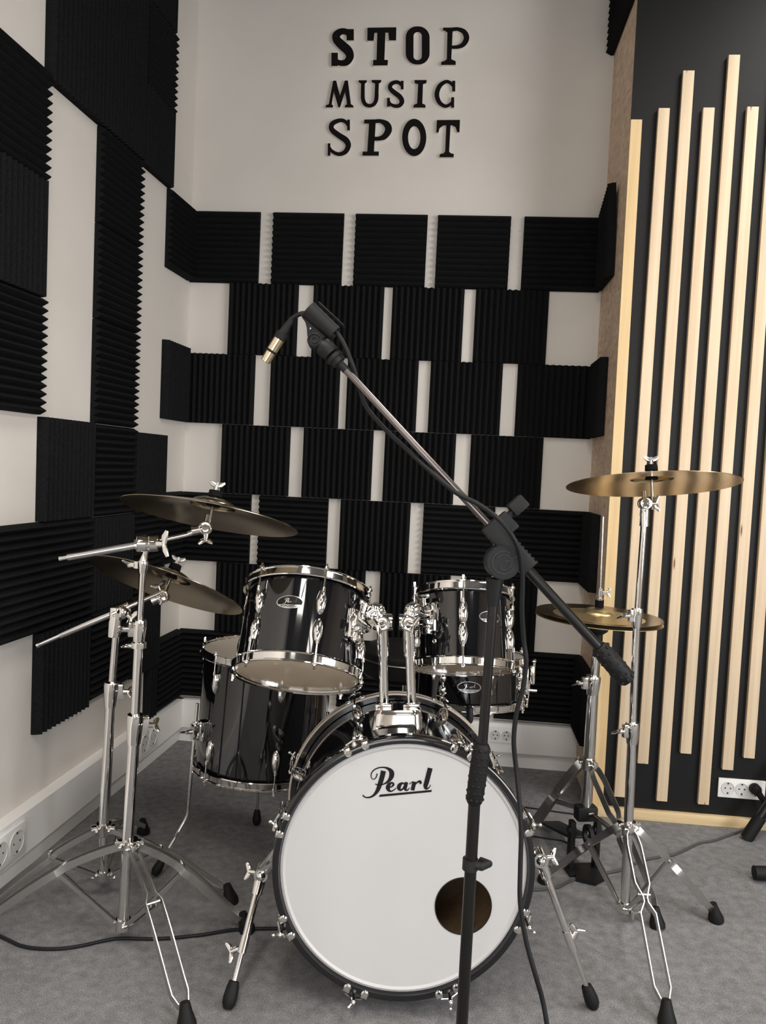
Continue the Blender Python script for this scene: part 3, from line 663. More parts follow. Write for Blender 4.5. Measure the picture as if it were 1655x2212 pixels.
# local y = z cross x ; make sure positive angle is to the right
if (bl(.1, 1, 0)-bl(0, 0, 0)).dot(RT) < 0:
    def bl(r, ang, z): return BM @ Vector((r*math.cos(ang), r*math.sin(ang), z))
bass = thing('bass_drum', (BF.x, (BF.y+BB.y)/2, 0), 'large black bass drum with white logo front head, carrying the two toms', 'drum')
sh = MB().lathe([(BR, .035), (BR, BLEN-.03), (BR-.008, BLEN-.03), (BR-.008, .035)], BM, 96, close=True).build('shell', M_BLACKG, bass)
MB().lathe([(BR-.0085, .02), (BR-.0085, BLEN-.02)], BM, 96).build('shell_lining', M_TAN, sh)
for z0, sg, nm in ((0, 1, 'front'), (BLEN, -1, 'rear')):
    a = z0; d = sg
    h = MB().lathe([(BRH, a), (BRH+.001, a+d*.006), (BRH+.001, a+d*.036), (BRH-.002, a+d*.042), (BR+.002, a+d*.042), (BR+.002, a+d*.01), (BR+.006, a-d*.001), (BRH-.004, a-d*.002)], BM, 120, close=True).build('hoop', M_BLACKH, bass)
    MB().lathe([(BRH+.0012, a+d*.013), (BRH+.0024, a+d*.0145), (BRH+.0024, a+d*.0275), (BRH+.0012, a+d*.029)], BM, 120).build('hoop_inlay', M_INLAY if nm == 'rear' else M_BLACKG, h)
    if nm == 'rear': MB().lathe([(BRH-.0035, a+d*.0424), (BRH-.001, a+d*.0432), (BRH+.0012, a+d*.041), (BRH+.0012, a+d*.038)], BM, 120).build('hoop_edge_line', M_INLAY, h)
    MB().lathe([(BR+.002, a+d*.009), (BR-.004, a+d*.006), (BR-.010, a+d*.010)], BM, 100).build('head_collar', M_BLACKH if nm == 'rear' else M_HEADW, h)
# front head: annulus around the port hole
hc = PP(1001, 1957, BF+BAX*.0095, BAX); RH = (PP(1062, 1957, BF+BAX*.0095, BAX)-hc).length
Bi = BM.inverted(); hcl = Bi @ hc
N = 96; V = []; RHD = BR-.004
for i in range(N):
    a = 2*PI*i/N; dv = Vector((math.cos(a), math.sin(a), 0)); h0 = Vector((hcl.x, hcl.y, 0))
    b_ = h0.dot(dv); tt = -b_+math.sqrt(b_*b_-(h0.length_squared-RHD**2))
    for k in range(7):
        q = h0+dv*(RH+(tt-RH)*k/6); V.append(BM @ Vector((q.x, q.y, .0095)))
hd = MB().add(V, [(i*7+k, ((i+1) % N)*7+k, ((i+1) % N)*7+k+1, i*7+k+1) for i in range(N) for k in range(6)], 0).build('front_head', M_HEADW, bass, recalc=False)
mh = frame(hc-BAX*.0004, BAX, (0, 0, 1))
MB().lathe([(RH-.0008, -.001), (RH+.0008, -.001), (RH+.0008, .002), (RH-.0008, .002)], mh, 64, close=True).build('port_rim', M_GREYPL, hd)
MB().lathe([(1e-4, BLEN-.010), (RHD, BLEN-.010)], BM, 64).build('batter_head', M_HEADW, bass)
def pm(x, y, d): return PP(780+x/4.355, 1480+y/4.355, BF+BAX*(.0092-d), BAX)
lg = MB()
for st in PEARL_ST: stroke(lg, st, pm, .0, .0006, 0)
lg.prism(PEARL_UL, pm, 0, .0006, 0)
lg.build('head_logo', M_BLACKINK, hd)
# claws, rods
ANG = [-24.2, 24.2, -72, 68, -118, 112, -160.5, 158]
for z0, sg in ((0, 1), (BLEN, -1)):
    for ai, dg in enumerate(ANG):
        if sg < 0 and abs(dg) > 100: continue
        a = math.radians(dg); e = (bl(1, a, 0)-bl(0, a, 0)); tn = BAX.cross(e).normalized()
        c = MB(); k = .0215
        for s2 in (-1, 1):
            a2 = a+s2*k/BRH*1.0; ee = (bl(1, a2, 0)-bl(0, a2, 0)); Q = frame(bl(BRH, a2, z0), BAX*sg, ee)
            # clip wraps the hoop: outer plate, front lip
            c.box((.0035, 0, .020), (.003, .015, .044), Q, bev=.001)
            c.lathe([(1e-4, -.0045), (.006, -.004), (.0088, -.0015), (.0092, .001)], frame(bl(BRH-.0045, a2, z0), BAX*sg, ee), 20)
            c.box((-.002, 0, -.0012), (.011, .0135, .003), Q, bev=.001)
        c.build('claw', M_CHROME, bass)
        r = MB(); rr_ = BRH+.011
        r.cyl(bl(rr_, a, z0-sg*.012), bl(rr_-.002, a, z0+sg*.13), .0035, n=10)
        r.cyl(bl(rr_, a, z0-sg*.018), bl(rr_, a, z0-sg*.004), .0055, .0048, n=14)
        r.sph(bl(rr_, a, z0-sg*.019), .0048)
        r.tube([bl(rr_, a-k/BRH*.9, z0+sg*.006), bl(rr_+.004, a, z0+sg*.004), bl(rr_, a+k/BRH*.9, z0+sg*.006)], .0028, 10)
        r.tube([bl(rr_, a, z0-sg*.014), bl(rr_+.012, a+.015, z0-sg*.017)], [.0028, .0024], 10); r.sph(bl(rr_+.014, a+.017, z0-sg*.017), .0044)
        r.build('tension_rod', M_CHROME, bass)
        l = MB(); Mx = frame(bl(0, a, z0), BAX*sg, e); lug_bm(l, BR, 0, .085, .150, Mx, .015, .026); l.build('lug', M_CHROME, bass)
# spurs
for (ub, vb, uf, vf, uw, vw, lb, sgx) in ((566, 1884, 494, 2168, 489, 2060, 'left', -1), (1166, 1852, 1281, 2168, 1246, 2012, 'right', 1)):
    yb = -1.50
    hub = PY(ub, vb, yb); foot = PZ(uf, vf, .012)
    a = math.radians(90 if sgx > 0 else -90)
    ax = bl(BR-.004, math.radians(sgx*88), .09); 
    sp = MB(); sp.cyl(ax, hub+(ax-hub)*.15, .019, .017, 24); sp.cyl(hub-FW*.02, hub+FW*.02, .017, n=24); sp.sph(hub-FW*.02, .012)
    sp.wing(hub+RT*sgx*.016, RT*sgx+FW*.2, UP+FW*.4, .03, .006)
    s0 = sp.build('spur_bracket', M_CHROME, bass)
    d = (foot-hub).normalized(); L = (foot-hub).length
    g = MB(); g.tube([hub+d*.005, hub+d*.05], [.015, .0125], 20); g.cyl(hub+d*.045, hub+d*L*.60, .0088, n=20)
    g.cyl(hub+d*L*.50, hub+d*L*.63, .0105, n=20); g.cyl(hub+d*L*.58, foot-d*.035, .0062, n=16)
    wj = hub+d*L*.585; wt = PD(uw, vw, (wj-CAM).dot(FW)); wd_ = (wt-wj).normalized()
    g.cyl(wj, wj+wd_*.022, .0055, n=14); g.wing(wj+wd_*.014, wd_, d, .034, .0065)
    g.build('spur_leg', M_CHROME, bass)
    gm = frame(foot, d, (1, 0, 0)); MB().lathe([(1e-4, .012), (.010, .010), (.0155, 0), (.0165, -.012), (.0145, -.032), (.012, -.044), (.009, -.046), (1e-4, -.046)], gm, 24).build('spur_foot', M_RUBBER, bass)
# blanket inside the drum
bk = MB()
def bump_blob(c, r, sc, seed):
    vs = []; n1, n2 = 20, 32
    for i in range(n1+1):
        for j in range(n2):
            a, b = PI*i/n1, 2*PI*j/n2; d = Vector((math.sin(a)*math.cos(b), math.sin(a)*math.sin(b), math.cos(a)))
            q = 1+.16*noise.noise(d*2.2+Vector((seed, 0, 0)))+.05*noise.noise(d*7); vs.append(Vector(c)+Vector((d.x*sc[0], d.y*sc[1], d.z*sc[2]))*r*q)
    bk.add(vs, [(i*n2+j, i*n2+(j+1) % n2, (i+1)*n2+(j+1) % n2, (i+1)*n2+j) for i in range(n1) for j in range(n2)], 0)
cc = bl(.10, math.radians(178), BLEN-.14); bump_blob(cc+Vector((-.02, 0, -.0)), .15, (1.0, .55, .85), 3)
o = bk.build('blanket', M_PILLOW); tag(o, 'grey crumpled blanket inside the bass drum, seen through the round hole', 'blanket'); center_origin(o)

# ---- tom mount block and posts
tb = thing('tom_holder', PY(858, 1590, -1.36), 'chrome double tom holder standing on top of the bass drum', 'tom holder')
YT = (BF.y+BB.y)/2-.03
pl_, pr_ = PY(830, 1532, YT), PY(890, 1532, YT)
bs = MB()
# tapered block: sections from top to saddle
c0 = (pl_+pr_)/2
ux = (pr_-pl_).normalized(); uy = Vector((-ux.y, ux.x, 0))
def sect(z, hw, hd, bow=0):
    out = []
    for q in rr(0, 0, hw, hd, min(hw, hd)*.45, 5): out.append(Vector((c0.x, c0.y, c0.z))+ux*q[0]+uy*q[1]+Vector((0, 0, z-bow*(q[0]/hw)**2)))
    return out
secs = [sect(.006, .050, .032), sect(0, .056, .036), sect(-.004, .058, .038), sect(-.046, .064, .044), sect(-.050, .070, .048, .004), sect(-.066, .074, .052, .010), sect(-.082, .074, .054, .018)]
n = len(secs[0]); vs = [q for s_ in secs for q in s_]
bs.add(vs, [(i*n+k, i*n+(k+1) % n, (i+1)*n+(k+1) % n, (i+1)*n+k) for i in range(len(secs)-1) for k in range(n)]); bs.add(secs[0], [tuple(range(n))], 0, False)
bs.build('base_block', M_CHROME, tb, sharp=25)
JL, JR = PY(826, 1343, YT), PY(882, 1343, YT)
for p, j in ((pl_, JL), (pr_, JR)):
    d = (j-p).normalized()
    q = MB(); q.cyl(p-d*.01, j-d*.03, .0115, n=24); q.cyl(p-d*.002, p+d*.018, .0165, .0155, 20); q.cyl(j-d*.085, j-d*.02, .0145, n=24)
    q.build('post', M_CHROME, tb)
    MB().box((0, 0, .008), (.042, .034, .018), frame(p, d, ux), bev=.004).build('collar', M_CHROME, tb)
# ---- toms
def cam_axis(u, v, du, dv, tilt):
    r = ray(u, v).normalized(); e1 = (RT-r*RT.dot(r)).normalized(); e2 = (UP-r*UP.dot(r)); e2 = (e2-e1*e2.dot(e1)).normalized()
    L = math.hypot(du, dv); return (e1*(du/L)+e2*(dv/L))*math.cos(tilt)+r*math.sin(tilt)
def tom_frame(cu, cv, dep, ax):
    c = PD(cu, cv, dep); tc = (CAM-c); x = (tc-ax*tc.dot(ax)).normalized()      # local x faces the camera
    return frame(c, ax, x)
def A(deg): return math.radians(deg)      # + = to the right in the photo (checked below)
axL = cam_axis(652, 1370, 23, 190, A(17.0)); ML = tom_frame(641, 1459, 1.975, axL)
sgnL = 1 if (ML @ Vector((0, .1, 0))-ML.translation).dot(RT) > 0 else -1
tomL = thing('rack_tom', ML.translation, 'larger black rack tom on the left of the pair, tilted with its underside showing', 'drum', 'black drums of the kit')
M_TOPH = mat('coated_batter_head', (.72, .66, .56), .6); M_TOPH.node_tree.nodes['Principled BSDF'].inputs['Transmission Weight'].default_value = .35
RL = .1545
def pt(Mx, px, py, z): return None
soL = drum(tomL, ML, RL, .222, [A(sgnL*q) for q in (-107, -47, 13, 73, 133, 193)], M_TOPH, M_FILM, bolts=[(.075, -sgnL*.018, .002), (-.022, -sgnL*.018, .002), (.010, sgnL*.098, .002), (.070, -sgnL*.112, .002)])
badge(RL, A(sgnL*-15), .138, ML, .034, .0165, tomL)
axR = cam_axis(1001, 1370, 4, 178, A(9.0)); MR = tom_frame(1000, 1443, 2.12, axR)
sgnR = 1 if (MR @ Vector((0, .1, 0))-MR.translation).dot(RT) > 0 else -1
tomR = thing('rack_tom', MR.translation, 'smaller black rack tom on the right of the pair, half behind the microphone stand', 'drum', 'black drums of the kit')
RR = .1275
drum(tomR, MR, RR, .203, [A(sgnR*q) for q in (-72, 0, 72, 144, 216)], M_TOPH, M_FILM)
badge(RR, A(sgnR*33), .120, MR, .032, .0155, tomR)
# tom arms
def arm(j, elbow_uv, dep, tomM, tomR_, ang, zz, sg, wingside, holder, tomobj):
    mx = Vector((math.cos(ang), math.sin(ang), 0)); att = tomM @ (mx*(tomR_+.004)+Vector((0, 0, zz))); nout = (tomM.to_3x3() @ mx).normalized()
    el = PD(*elbow_uv, dep)
    q = MB(); q.tube([j-RT*.024, j-RT*.022, j+RT*.024, j+RT*.026], [.018, .0215, .0215, .018], 28); q.cyl(j+RT*sg*-.004, j+RT*sg*.002, .0225, n=28); kn(q, j-FW*.016, -FW, .0205, .018)
    q.build('joint', M_CHROME, holder)
    q = MB(); jt = j+UP*.010
    q.tube(crm([jt-UP*.01, jt+(el-jt)*.55+UP*.004, el, el+(att-el)*.32]), [.017]*9+[.0185]*8+[.0165]*8, 22); q.sph(el, .0195)
    q.build('arm', M_CHROME, holder)
    q = MB(); q.cyl(el+(att-el)*.2, att, .0068, n=18); q.cyl(el+(att-el)*.28, el+(att-el)*.42, .0125, n=20); q.build('arm_rod', M_CHROME2, holder)
    q = MB(); w0 = j-FW*.030; q.wing(w0+UP*-.004, -FW*.8+RT*wingside*.7, RT*wingside*-.5+UP*-.6, .040, .0078); q.build('wing_screw', M_CHROME, holder)
    # bracket on the tom shell
    Q = frame(att-nout*.006, nout, tomM.to_3x3() @ Vector((0, 0, 1)))
    b = MB(); b.box((0, 0, .006), (.078, .048, .016), Q, bev=.006); b.box((.004, 0, .020), (.052, .036, .026), Q, bev=.008)
    b.cyl(Q @ Vector((0, -.03, .024)), Q @ Vector((0, .03, .024)), .0135, n=24)
    b.box((-.034, 0, .014), (.026, .026, .022), Q, bev=.007)
    bo = b.build('mount_bracket', M_CHROME, tomobj)
    w = MB(); w.cyl(Q @ Vector((.022, 0, .026)), Q @ Vector((.052, 0, .030)), .006, n=14); w.cap(Q @ Vector((.052, -.014, .030)), Q @ Vector((.052, .014, .030)), .0065)
    w.build('wing_screw', M_CHROME, bo)
arm(JL, (812, 1318), (JL-CAM).dot(FW)+.005, ML, RL, A(sgnL*52), .118, -1, -1, tb, tomL)
arm(JR, (893, 1316), (JR-CAM).dot(FW)+.005, MR, RR, A(sgnR*-42), .118, 1, 1, tb, tomR)
# vent grommets
for Mx, R_, an, z_, tt in ((ML, RL, A(sgnL*48), .055, tomL), (MR, RR, A(sgnR*-36), .055, tomR)):
    mx = Vector((math.cos(an), math.sin(an), 0)); Q = frame(Mx @ (mx*R_+Vector((0, 0, z_))), Mx.to_3x3() @ mx)
    MB().lathe([(.0028, .0008), (.004, .0022), (.0062, .0018), (.007, 0)], Q, 20).lathe([(1e-4, .0006), (.003, .0006)], Q, 16).build('vent', M_CHROME2, tt)

# ---- floor tom
cb = PD(561, 1648, 2.50); ctp = PD(583, 1404, 2.49); axF = (ctp-cb).normalized()
MF = tom_frame(561, 1648, 2.50, axF); sgF = 1 if (MF @ Vector((0, .1, 0))-MF.translation).dot(RT) > 0 else -1
ft = thing('floor_tom', (cb.x, cb.y, 0), 'tall black floor tom standing behind the bass drum on the left', 'drum', 'black drums of the kit')
HF = (ctp-cb).length-.004; RF = .2015
drum(ft, MF, RF, HF, [A(sgF*q) for q in (-104, -47, 13, 73, 133, 193)], M_TOPH, M_FILM, lug_len=.062)
for dg in (-62, 58, 178):
    mx = Vector((math.cos(A(sgF*dg)), math.sin(A(sgF*dg)), 0)); w_ = (MF.to_3x3() @ mx); 
    p1 = MF @ (mx*(RF+.026)+Vector((0, 0, .125)))
    b = MB(); Q = frame(MF @ (mx*(RF-.001)+Vector((0, 0, .125))), w_, axF); b.box((0, 0, .008), (.060, .036, .018), Q, bev=.004); b.box((0, 0, .026), (.046, .028, .026), Q, bev=.006)
    b.cyl(p1-axF*.028, p1+axF*.028, .010, n=20); b.build('leg_bracket', M_CHROME, ft)
    w = MB(); w.wing(p1+w_*.012, w_, axF.cross(w_)+axF*.3, .036, .0065); w.build('wing_screw', M_CHROME, ft)
    top = p1+axF*.085; hz = Vector((w_.x, w_.y, 0)).normalized()
    low = p1-axF*.145; kz = low.copy()
    foot = Vector((p1.x, p1.y, .03))+hz*.075; knee = Vector((p1.x, p1.y, .185))
    knee = p1-axF*(p1.z-.165); foot = knee+hz*.085; foot.z = .03
    if dg == 178: foot = PZ(555, 1766, .028); knee = Vector((foot.x, foot.y, .15))+(p1-foot)*.06
    g = MB(); g.tube([top, knee+(top-knee)*.08, knee+(top-knee)*.02, knee+(foot-knee)*.06, knee+(foot-knee)*.14, foot], .0052, 14); g.build('leg', M_CHROME, ft)
    d = (foot-knee).normalized(); MB().lathe([(1e-4, .026), (.010, .024), (.0150, .012), (.0145, 0), (.010, -.022), (.008, -.028), (1e-4, -.028)], frame(foot, d), 20).build('foot', M_RUBBER, ft)

# ---- snare drum + stand
sb, st_ = PD(1006, 1508, 2.56), PD(1009, 1419, 2.565); axS = (st_-sb).normalized()
MS = tom_frame(1006, 1508, 2.56, axS); sgS = 1 if (MS @ Vector((0, .1, 0))-MS.translation).dot(RT) > 0 else -1
sn = thing('snare_drum', MS.translation, 'shallow black snare drum behind and below the smaller tom', 'drum', 'black drums of the kit')
RS = .182; HS = .142
drum(sn, MS, RS, HS, [A(sgS*q) for q in (-68, -23, 22, 67, 112, 157, 202, 247)], M_HEADW, M_HEADW)
badge(RS, A(sgS*3), .068, MS, .036, .0175, sn)
mx = Vector((math.cos(A(sgS*84)), math.sin(A(sgS*84)), 0)); w_ = MS.to_3x3() @ mx
Q = frame(MS @ (mx*(RS)+Vector((0, 0, HS/2))), w_, axS)
b = MB(); b.box((.0, 0, .010), (.085, .026, .018), Q, bev=.004); b.box((.020, 0, .030), (.060, .018, .016), Q, bev=.005); b.cyl(Q @ Vector((-.01, 0, .03)), Q @ Vector((.062, 0, .034)), .005, n=14)
b.cap(Q @ Vector((.064, -.008, .034)), Q @ Vector((.064, .008, .034)), .0065); b.cyl(Q @ Vector((-.085, 0, .015)), Q @ Vector((.0, 0, .022)), .0032, n=10); b.cyl(Q @ Vector((-.03, 0, .02)), Q @ Vector((-.03, 0, .045)), .0055, n=14)
b.build('strainer', M_CHROME, sn)
ss = thing('snare_stand', (MS.translation.x, MS.translation.y, 0), 'chrome snare stand with rubber grips holding the snare drum', 'stand')
bc = MS @ Vector((0, 0, -.06))
for k, dg in enumerate((4, 124, 244)):
    mx = Vector((math.cos(A(sgS*dg)), math.sin(A(sgS*dg)), 0)); e = MS @ (mx*(RS+.022)+Vector((0, 0, -.018))); e2 = MS @ (mx*(RS+.022)+Vector((0, 0, .022)))
    ab = MB(); ab.tube([bc, MS @ (mx*(RS*.5)+Vector((0, 0, -.045))), MS @ (mx*(RS+.016)+Vector((0, 0, -.030))), e], .0052, 12); ao = ab.build('basket_arm', M_STEEL, ss)
    MB().cap(MS @ (mx*(RS+.022)+Vector((0, 0, -.026))), e2-axS*.016, .0105, 14).build('grip', M_GREYPL, ao)
gb = Vector((bc.x, bc.y+.02, .10)); p = MB(); p.cyl(bc, bc+(gb-bc)*.5, .008); p.cyl(bc+(gb-bc)*.42, gb, .0115); p.sph(bc, .018); p.build('pole', M_CHROME, ss)

# ---- throne
th = thing('drum_throne', PY(880, 1500, -.50), 'black round drum seat with a piped edge, between the toms in the background', 'stool')
tc = PY(880, 1404, -.50)
MT = Matrix.Translation((tc.x, tc.y, tc.z))
MB().lathe([(1e-4, .018), (.10, .019), (.145, .014), (.163, .002), (.167, -.012), (.165, -.022)], MT, 48).build('seat', M_BLACKM, th)
MB().lathe([(.1655, -.020), (.169, -.022), (.170, -.0245), (.1655, -.027)], MT, 48).build('piping', M_STEEL, th)
MB().lathe([(.165, -.027), (.166, -.075), (.155, -.088), (1e-4, -.09)], MT, 48).build('seat_side', M_BLACKM, th)
p = MB(); p.cyl((tc.x, tc.y, tc.z-.09), (tc.x, tc.y, .12), .0125, n=20); p.cyl((tc.x, tc.y, .30), (tc.x, tc.y, .10), .016, n=20); p.build('pole', M_CHROME, th)

# ================================================================== STANDS
UPZ = Vector((0, 0, 1))
PROF_A = [(0, .009), (.10, .010), (.37, .010), (.42, .0195), (.90, .019), (.955, .012), (1, .002)]
PROF_C = [(0, .004), (.05, .014), (.12, .018), (.36, .018), (.44, .005), (.47, .005), (.53, .019), (.90, .019), (1, .003)]
def lerp(pr, t):
    for (a, x), (b, y) in zip(pr, pr[1:]):
        if a <= t <= b: return x+(y-x)*(t-a)/(b-a)
    return pr[-1][1]
def stand_leg(hub, foot, low, parent, prof=PROF_A, arch=.02, brace_t=.40, hh=.014, low_r=.02, feet=True):
    hub, foot, low = Vector(hub), Vector(foot), Vector(low)
    d = foot-hub; hz = Vector((d.x, d.y, 0)).normalized(); lat = hz.cross(UPZ)
    h0 = hub+hz*.020; tip = foot+Vector((0, 0, .030))-hz*.012
    ts = sorted(set([t for t, _ in prof]+[i/12 for i in range(13)]))
    mb = MB()
    cen = lambda t: h0+(tip-h0)*t+UPZ*arch*math.sin(PI*min(1, t*1.15))*(1-t*.4)
    for s_ in (-1, 1): mb.strip([cen(t)+lat*s_*lerp(prof, t) for t in ts], lat, .0020, hh)
    pv = cen(brace_t); mb.cyl(pv-lat*.016, pv+lat*.016, .0042, n=12); mb.cyl(h0-lat*.015, h0+lat*.015, .0045, n=12)
    lo = mb.build('leg', M_LEG, parent)
    br = MB(); l0 = low+hz*low_r
    for s_ in (-1, 1): br.strip([l0+lat*s_*.004, pv+lat*s_*.006-UPZ*.004], lat, .002, .011)
    br.cyl(l0-lat*.011, l0+lat*.011, .004, n=12)
    br.build('brace', M_CHROME2, parent)
    if feet:
        ax = (foot-cen(.9)).normalized(); base = Vector((foot.x, foot.y, .001)); up = (tip+UPZ*.012)
        f = MB(); f.tube([base, base+(up-base)*.25, base+(up-base)*.75, up+(up-base)*.25], [.021, .0215, .015, .0105], 16, up=lat, flat=1.0); f.build('foot', M_RUBBER, lo)
def clamp(p, d, r, parent, wing_dir, h=.045, wl=.034, name='height_clamp'):
    p = Vector(p); d = Vector(d).normalized(); wd = Vector(wing_dir); wd = (wd-d*wd.dot(d)).normalized()
    q = MB(); q.tube([p-d*h*.5, p-d*h*.35, p+d*h*.1, p+d*h*.38, p+d*h*.5], [r*1.12, r*1.22, r*1.42, r*1.5, r*1.38], 24)
    q.box((0, 0, 0), (h*.62, r*1.1, r*2.0), frame(p+wd*r*1.35+d*h*.12, wd, d), bev=r*.25)
    co = q.build(name, M_CHROME, parent)
    w = MB(); w.wing(p+wd*r*2.3+d*h*.12, wd, d.cross(wd)*.8+d*.5, wl, .0065); w.build('wing_nut', M_CHROME, co)
def lockring(p, d, r, parent):
    q = MB(); q.cyl(Vector(p)-Vector(d)*.007, Vector(p)+Vector(d)*.007, r*1.35, n=24); q.build('memory_lock', M_CHROME, parent)
def hub_col(p, d, r, parent, feet_dirs, name='leg_collar'):
    p = Vector(p); d = Vector(d).normalized(); q = MB(); q.tube([p-d*.020, p-d*.016, p+d*.010, p+d*.016], [r*1.18, r*1.3, r*1.3, r*1.45], 24)
    for f in feet_dirs:
        hz = Vector((f[0], f[1], 0)).normalized(); q.box((0, 0, 0), (.024, .016, .022), frame(p+hz*(r*1.25+.006), hz, UPZ), bev=.002)
        lat = hz.cross(UPZ); q.sph(p+hz*.02+lat*.014, .005); q.sph(p+hz*.02-lat*.014, .005)
    q.build(name, M_CHROME, parent)
def cymbal(name, c, ax, R, label, group, m, bellr=.058, rise=.030, bellh=.022, bow=.012):
    prof = [(.006, bellh)]
    for i in range(9):
        a = PI/2*(i/8); prof.append((max(.006, bellr*math.sin(a)), rise*.0+bellh*math.cos(a)**.8 if i else bellh))
    prof = [(.006, rise+bellh)]
    for i in range(1, 9): a = PI/2*i/8; prof.append((bellr*math.sin(a), rise*(1-(bellr/R)**1.6*.4)*1.0 + (bellh)*math.cos(a)))
    z1 = prof[-1][1]
    for i in range(1, 15): t = i/14; r = bellr+(R-bellr)*t; prof.append((r, z1*(1-t**1.35)))
    low = [(r, z-.0014) for r, z in prof][::-1]
    Mx = frame(c, ax, RT)
    mb = MB().lathe(prof+low, None, 96, close=True); o = mb.build(name, m, sharp=50); o.matrix_basis = Mx @ Matrix.Translation((0, 0, -rise)); tag(o, label, 'cymbal', group); return o

def topper(c, ax, parent, h=.060, below=.085):
    """cymbal seat: threaded rod, felts, wing nut at cymbal centre c"""
    c = Vector(c); ax = Vector(ax).normalized()
    r = MB(); r.cyl(c-ax*below, c+ax*h, .0042, n=14); r.build('cymbal_rod', M_CHROME2, parent)
    f = MB(); f.cyl(c+ax*.0225, c+ax*.038, .0175, .0165, 24); f.build('felt_washer', M_FELT, parent)
    f = MB(); f.cyl(c+ax*.003, c+ax*.0185, .0150, n=24); f.cyl(c-ax*.002, c+ax*.003, .0175, n=24); f.build('felt_washer', M_FELT, parent)
    w = MB(); w.wing(c+ax*.036, ax, RT, .032, .0062); w.build('wing_nut', M_CHROME2, parent)
def tilter(p, ax, arm_d, parent, wside):
    p = Vector(p); ax = Vector(ax).normalized(); sd = Vector(arm_d).cross(ax)
    if sd.length < .2: sd = FW
    sd.normalize()
    q = MB(); kn(q, p, sd, .0165, .015); q.cyl(p, p+ax*.034, .0085, .0065, 16); q.cyl(p, p+Vector(arm_d)*-.034, .010, .0125, 18)
    to = q.build('tilter', M_CHROME, parent)
    w = MB(); w.wing(p+Vector(wside)*.014, wside, ax, .034, .0062); w.build('wing_nut', M_CHROME, to)

# tripods of the seat and the snare stand
for t_, x_, y_, r_, hz_, tr in ((th, tc.x, tc.y, .21, .24, .016), (ss, gb.x, gb.y, .15, .20, .0115)):
    hubp = Vector((x_, y_, hz_)); hub_col(hubp, UPZ, tr, t_, [(math.cos(A(q)), math.sin(A(q))) for q in (30, 150, 270)])
    for q in (30, 150, 270): stand_leg(hubp, Vector((x_+r_*math.cos(A(q)), y_+r_*math.sin(A(q)), 0)), Vector((x_, y_, .11)), t_, PROF_A, .012, .45)
# ---- stand A (front left)
yA = -1.459
Ab, Ah, A1, A2, At = PY(265, 2003, yA), PY(280, 1826, yA), PY(291, 1575, yA), PY(300, 1385, yA), PY(309, 1214, yA)
sA = thing('cymbal_stand', (Ab.x, Ab.y, 0), 'chrome boom cymbal stand at the front left, nearest the camera', 'stand', 'chrome stands of the drum kit')
dA = (A1-Ab).normalized()
q = MB(); q.cyl(Ab, A1+dA*.005, .0142, n=28); q.build('lower_tube', M_CHROME, sA)
q = MB(); q.cyl(A1-dA*.01, A2, .0112, n=28); q.build('middle_tube', M_CHROME, sA)
q = MB(); q.cyl(A2-dA*.01, At, .0080, n=24); q.build('upper_tube', M_CHROME, sA)
clamp(A1, dA, .0142, sA, RT+FW*.4, h=.075); clamp(PY(301, 1365, yA), dA, .0115, sA, -RT-FW*.5, h=.060); lockring(PY(300, 1393, yA), dA, .0135, sA)
q = MB(); q.wing(PY(293, 1395, yA)-RT*.004, -RT, FW+RT*.2, .03, .006); q.build('lock_screw', M_CHROME, sA)
fA = [PZ(404, 2222, 0), PZ(535, 2012, 0), PZ(-75, 2026, 0)]
hub_col(Ah, dA, .0142, sA, [f-Ah for f in fA])
lowA = Ab+dA*.012; q = MB(); q.cyl(Ab-dA*.004, Ab+dA*.024, .0185, n=24); q.build('lower_collar', M_CHROME, sA)
for f in fA: stand_leg(Ah, f, lowA, sA, PROF_A, .028, .42, hh=.018)
# boom
dep = (At-CAM).dot(FW)
b0, b1, b2 = PD(146, 1204, dep-.03), PD(318, 1174, dep), PD(424, 1150, dep+.03)
d = (b2-b0).normalized()
q = MB(); q.cyl(b0, b1+d*.01, .0085, n=20); q.cyl(b0-d*.012, b0, .0048, n=10); q.tube([b0-d*.02, b0-d*.012], [.0055, .0055], 10); q.build('boom_arm', M_CHROME2, sA)
q = MB(); q.cyl(b1, b2, .0062, n=20); q.build('boom_rod', M_CHROME, sA)
q = MB(); q.cyl(b1-d*.028, b1+d*.028, .0155, n=26); kn(q, b1, RT+FW*.35, .021, .026); q.tube([b1, b1+(At-b1)*.5, At], [.012, .007, .010], 16)
q.build('boom_clamp', M_CHROME, sA)
q = MB(); q.wing(b1+RT*.030-FW*.01, RT-FW*.3, UP, .052, .0085); q.build('wing_nut', M_CHROME, sA)
clamp(At-dA*.012, dA, .009, sA, -RT+FW*.1, h=.030, wl=.03)
CA = PD(460, 1092, dep+.04); axA = cam_axis(452, 1105, .12, 1, A(6)) 
axA = (axA).normalized()
# tilt so that the cymbal falls to the right in the photo and shows its underside
axA = cam_axis(452, 1105, .20, 1, A(8.5))
hub = CA-axA*.055
tilter(b2+(hub-b2)*.75, axA, d, sA, -UP); topper(CA, axA, sA)
q = MB(); q.cyl(b2-d*.02, b2+(hub-b2)*.8, .0075, n=16); q.build('boom_end', M_CHROME, sA)
cymbal('crash_cymbal', CA, axA, .222, 'wide dull bronze crash cymbal at the front left, tilted down to the right', 'cymbals of the drum kit', M_CYMD)

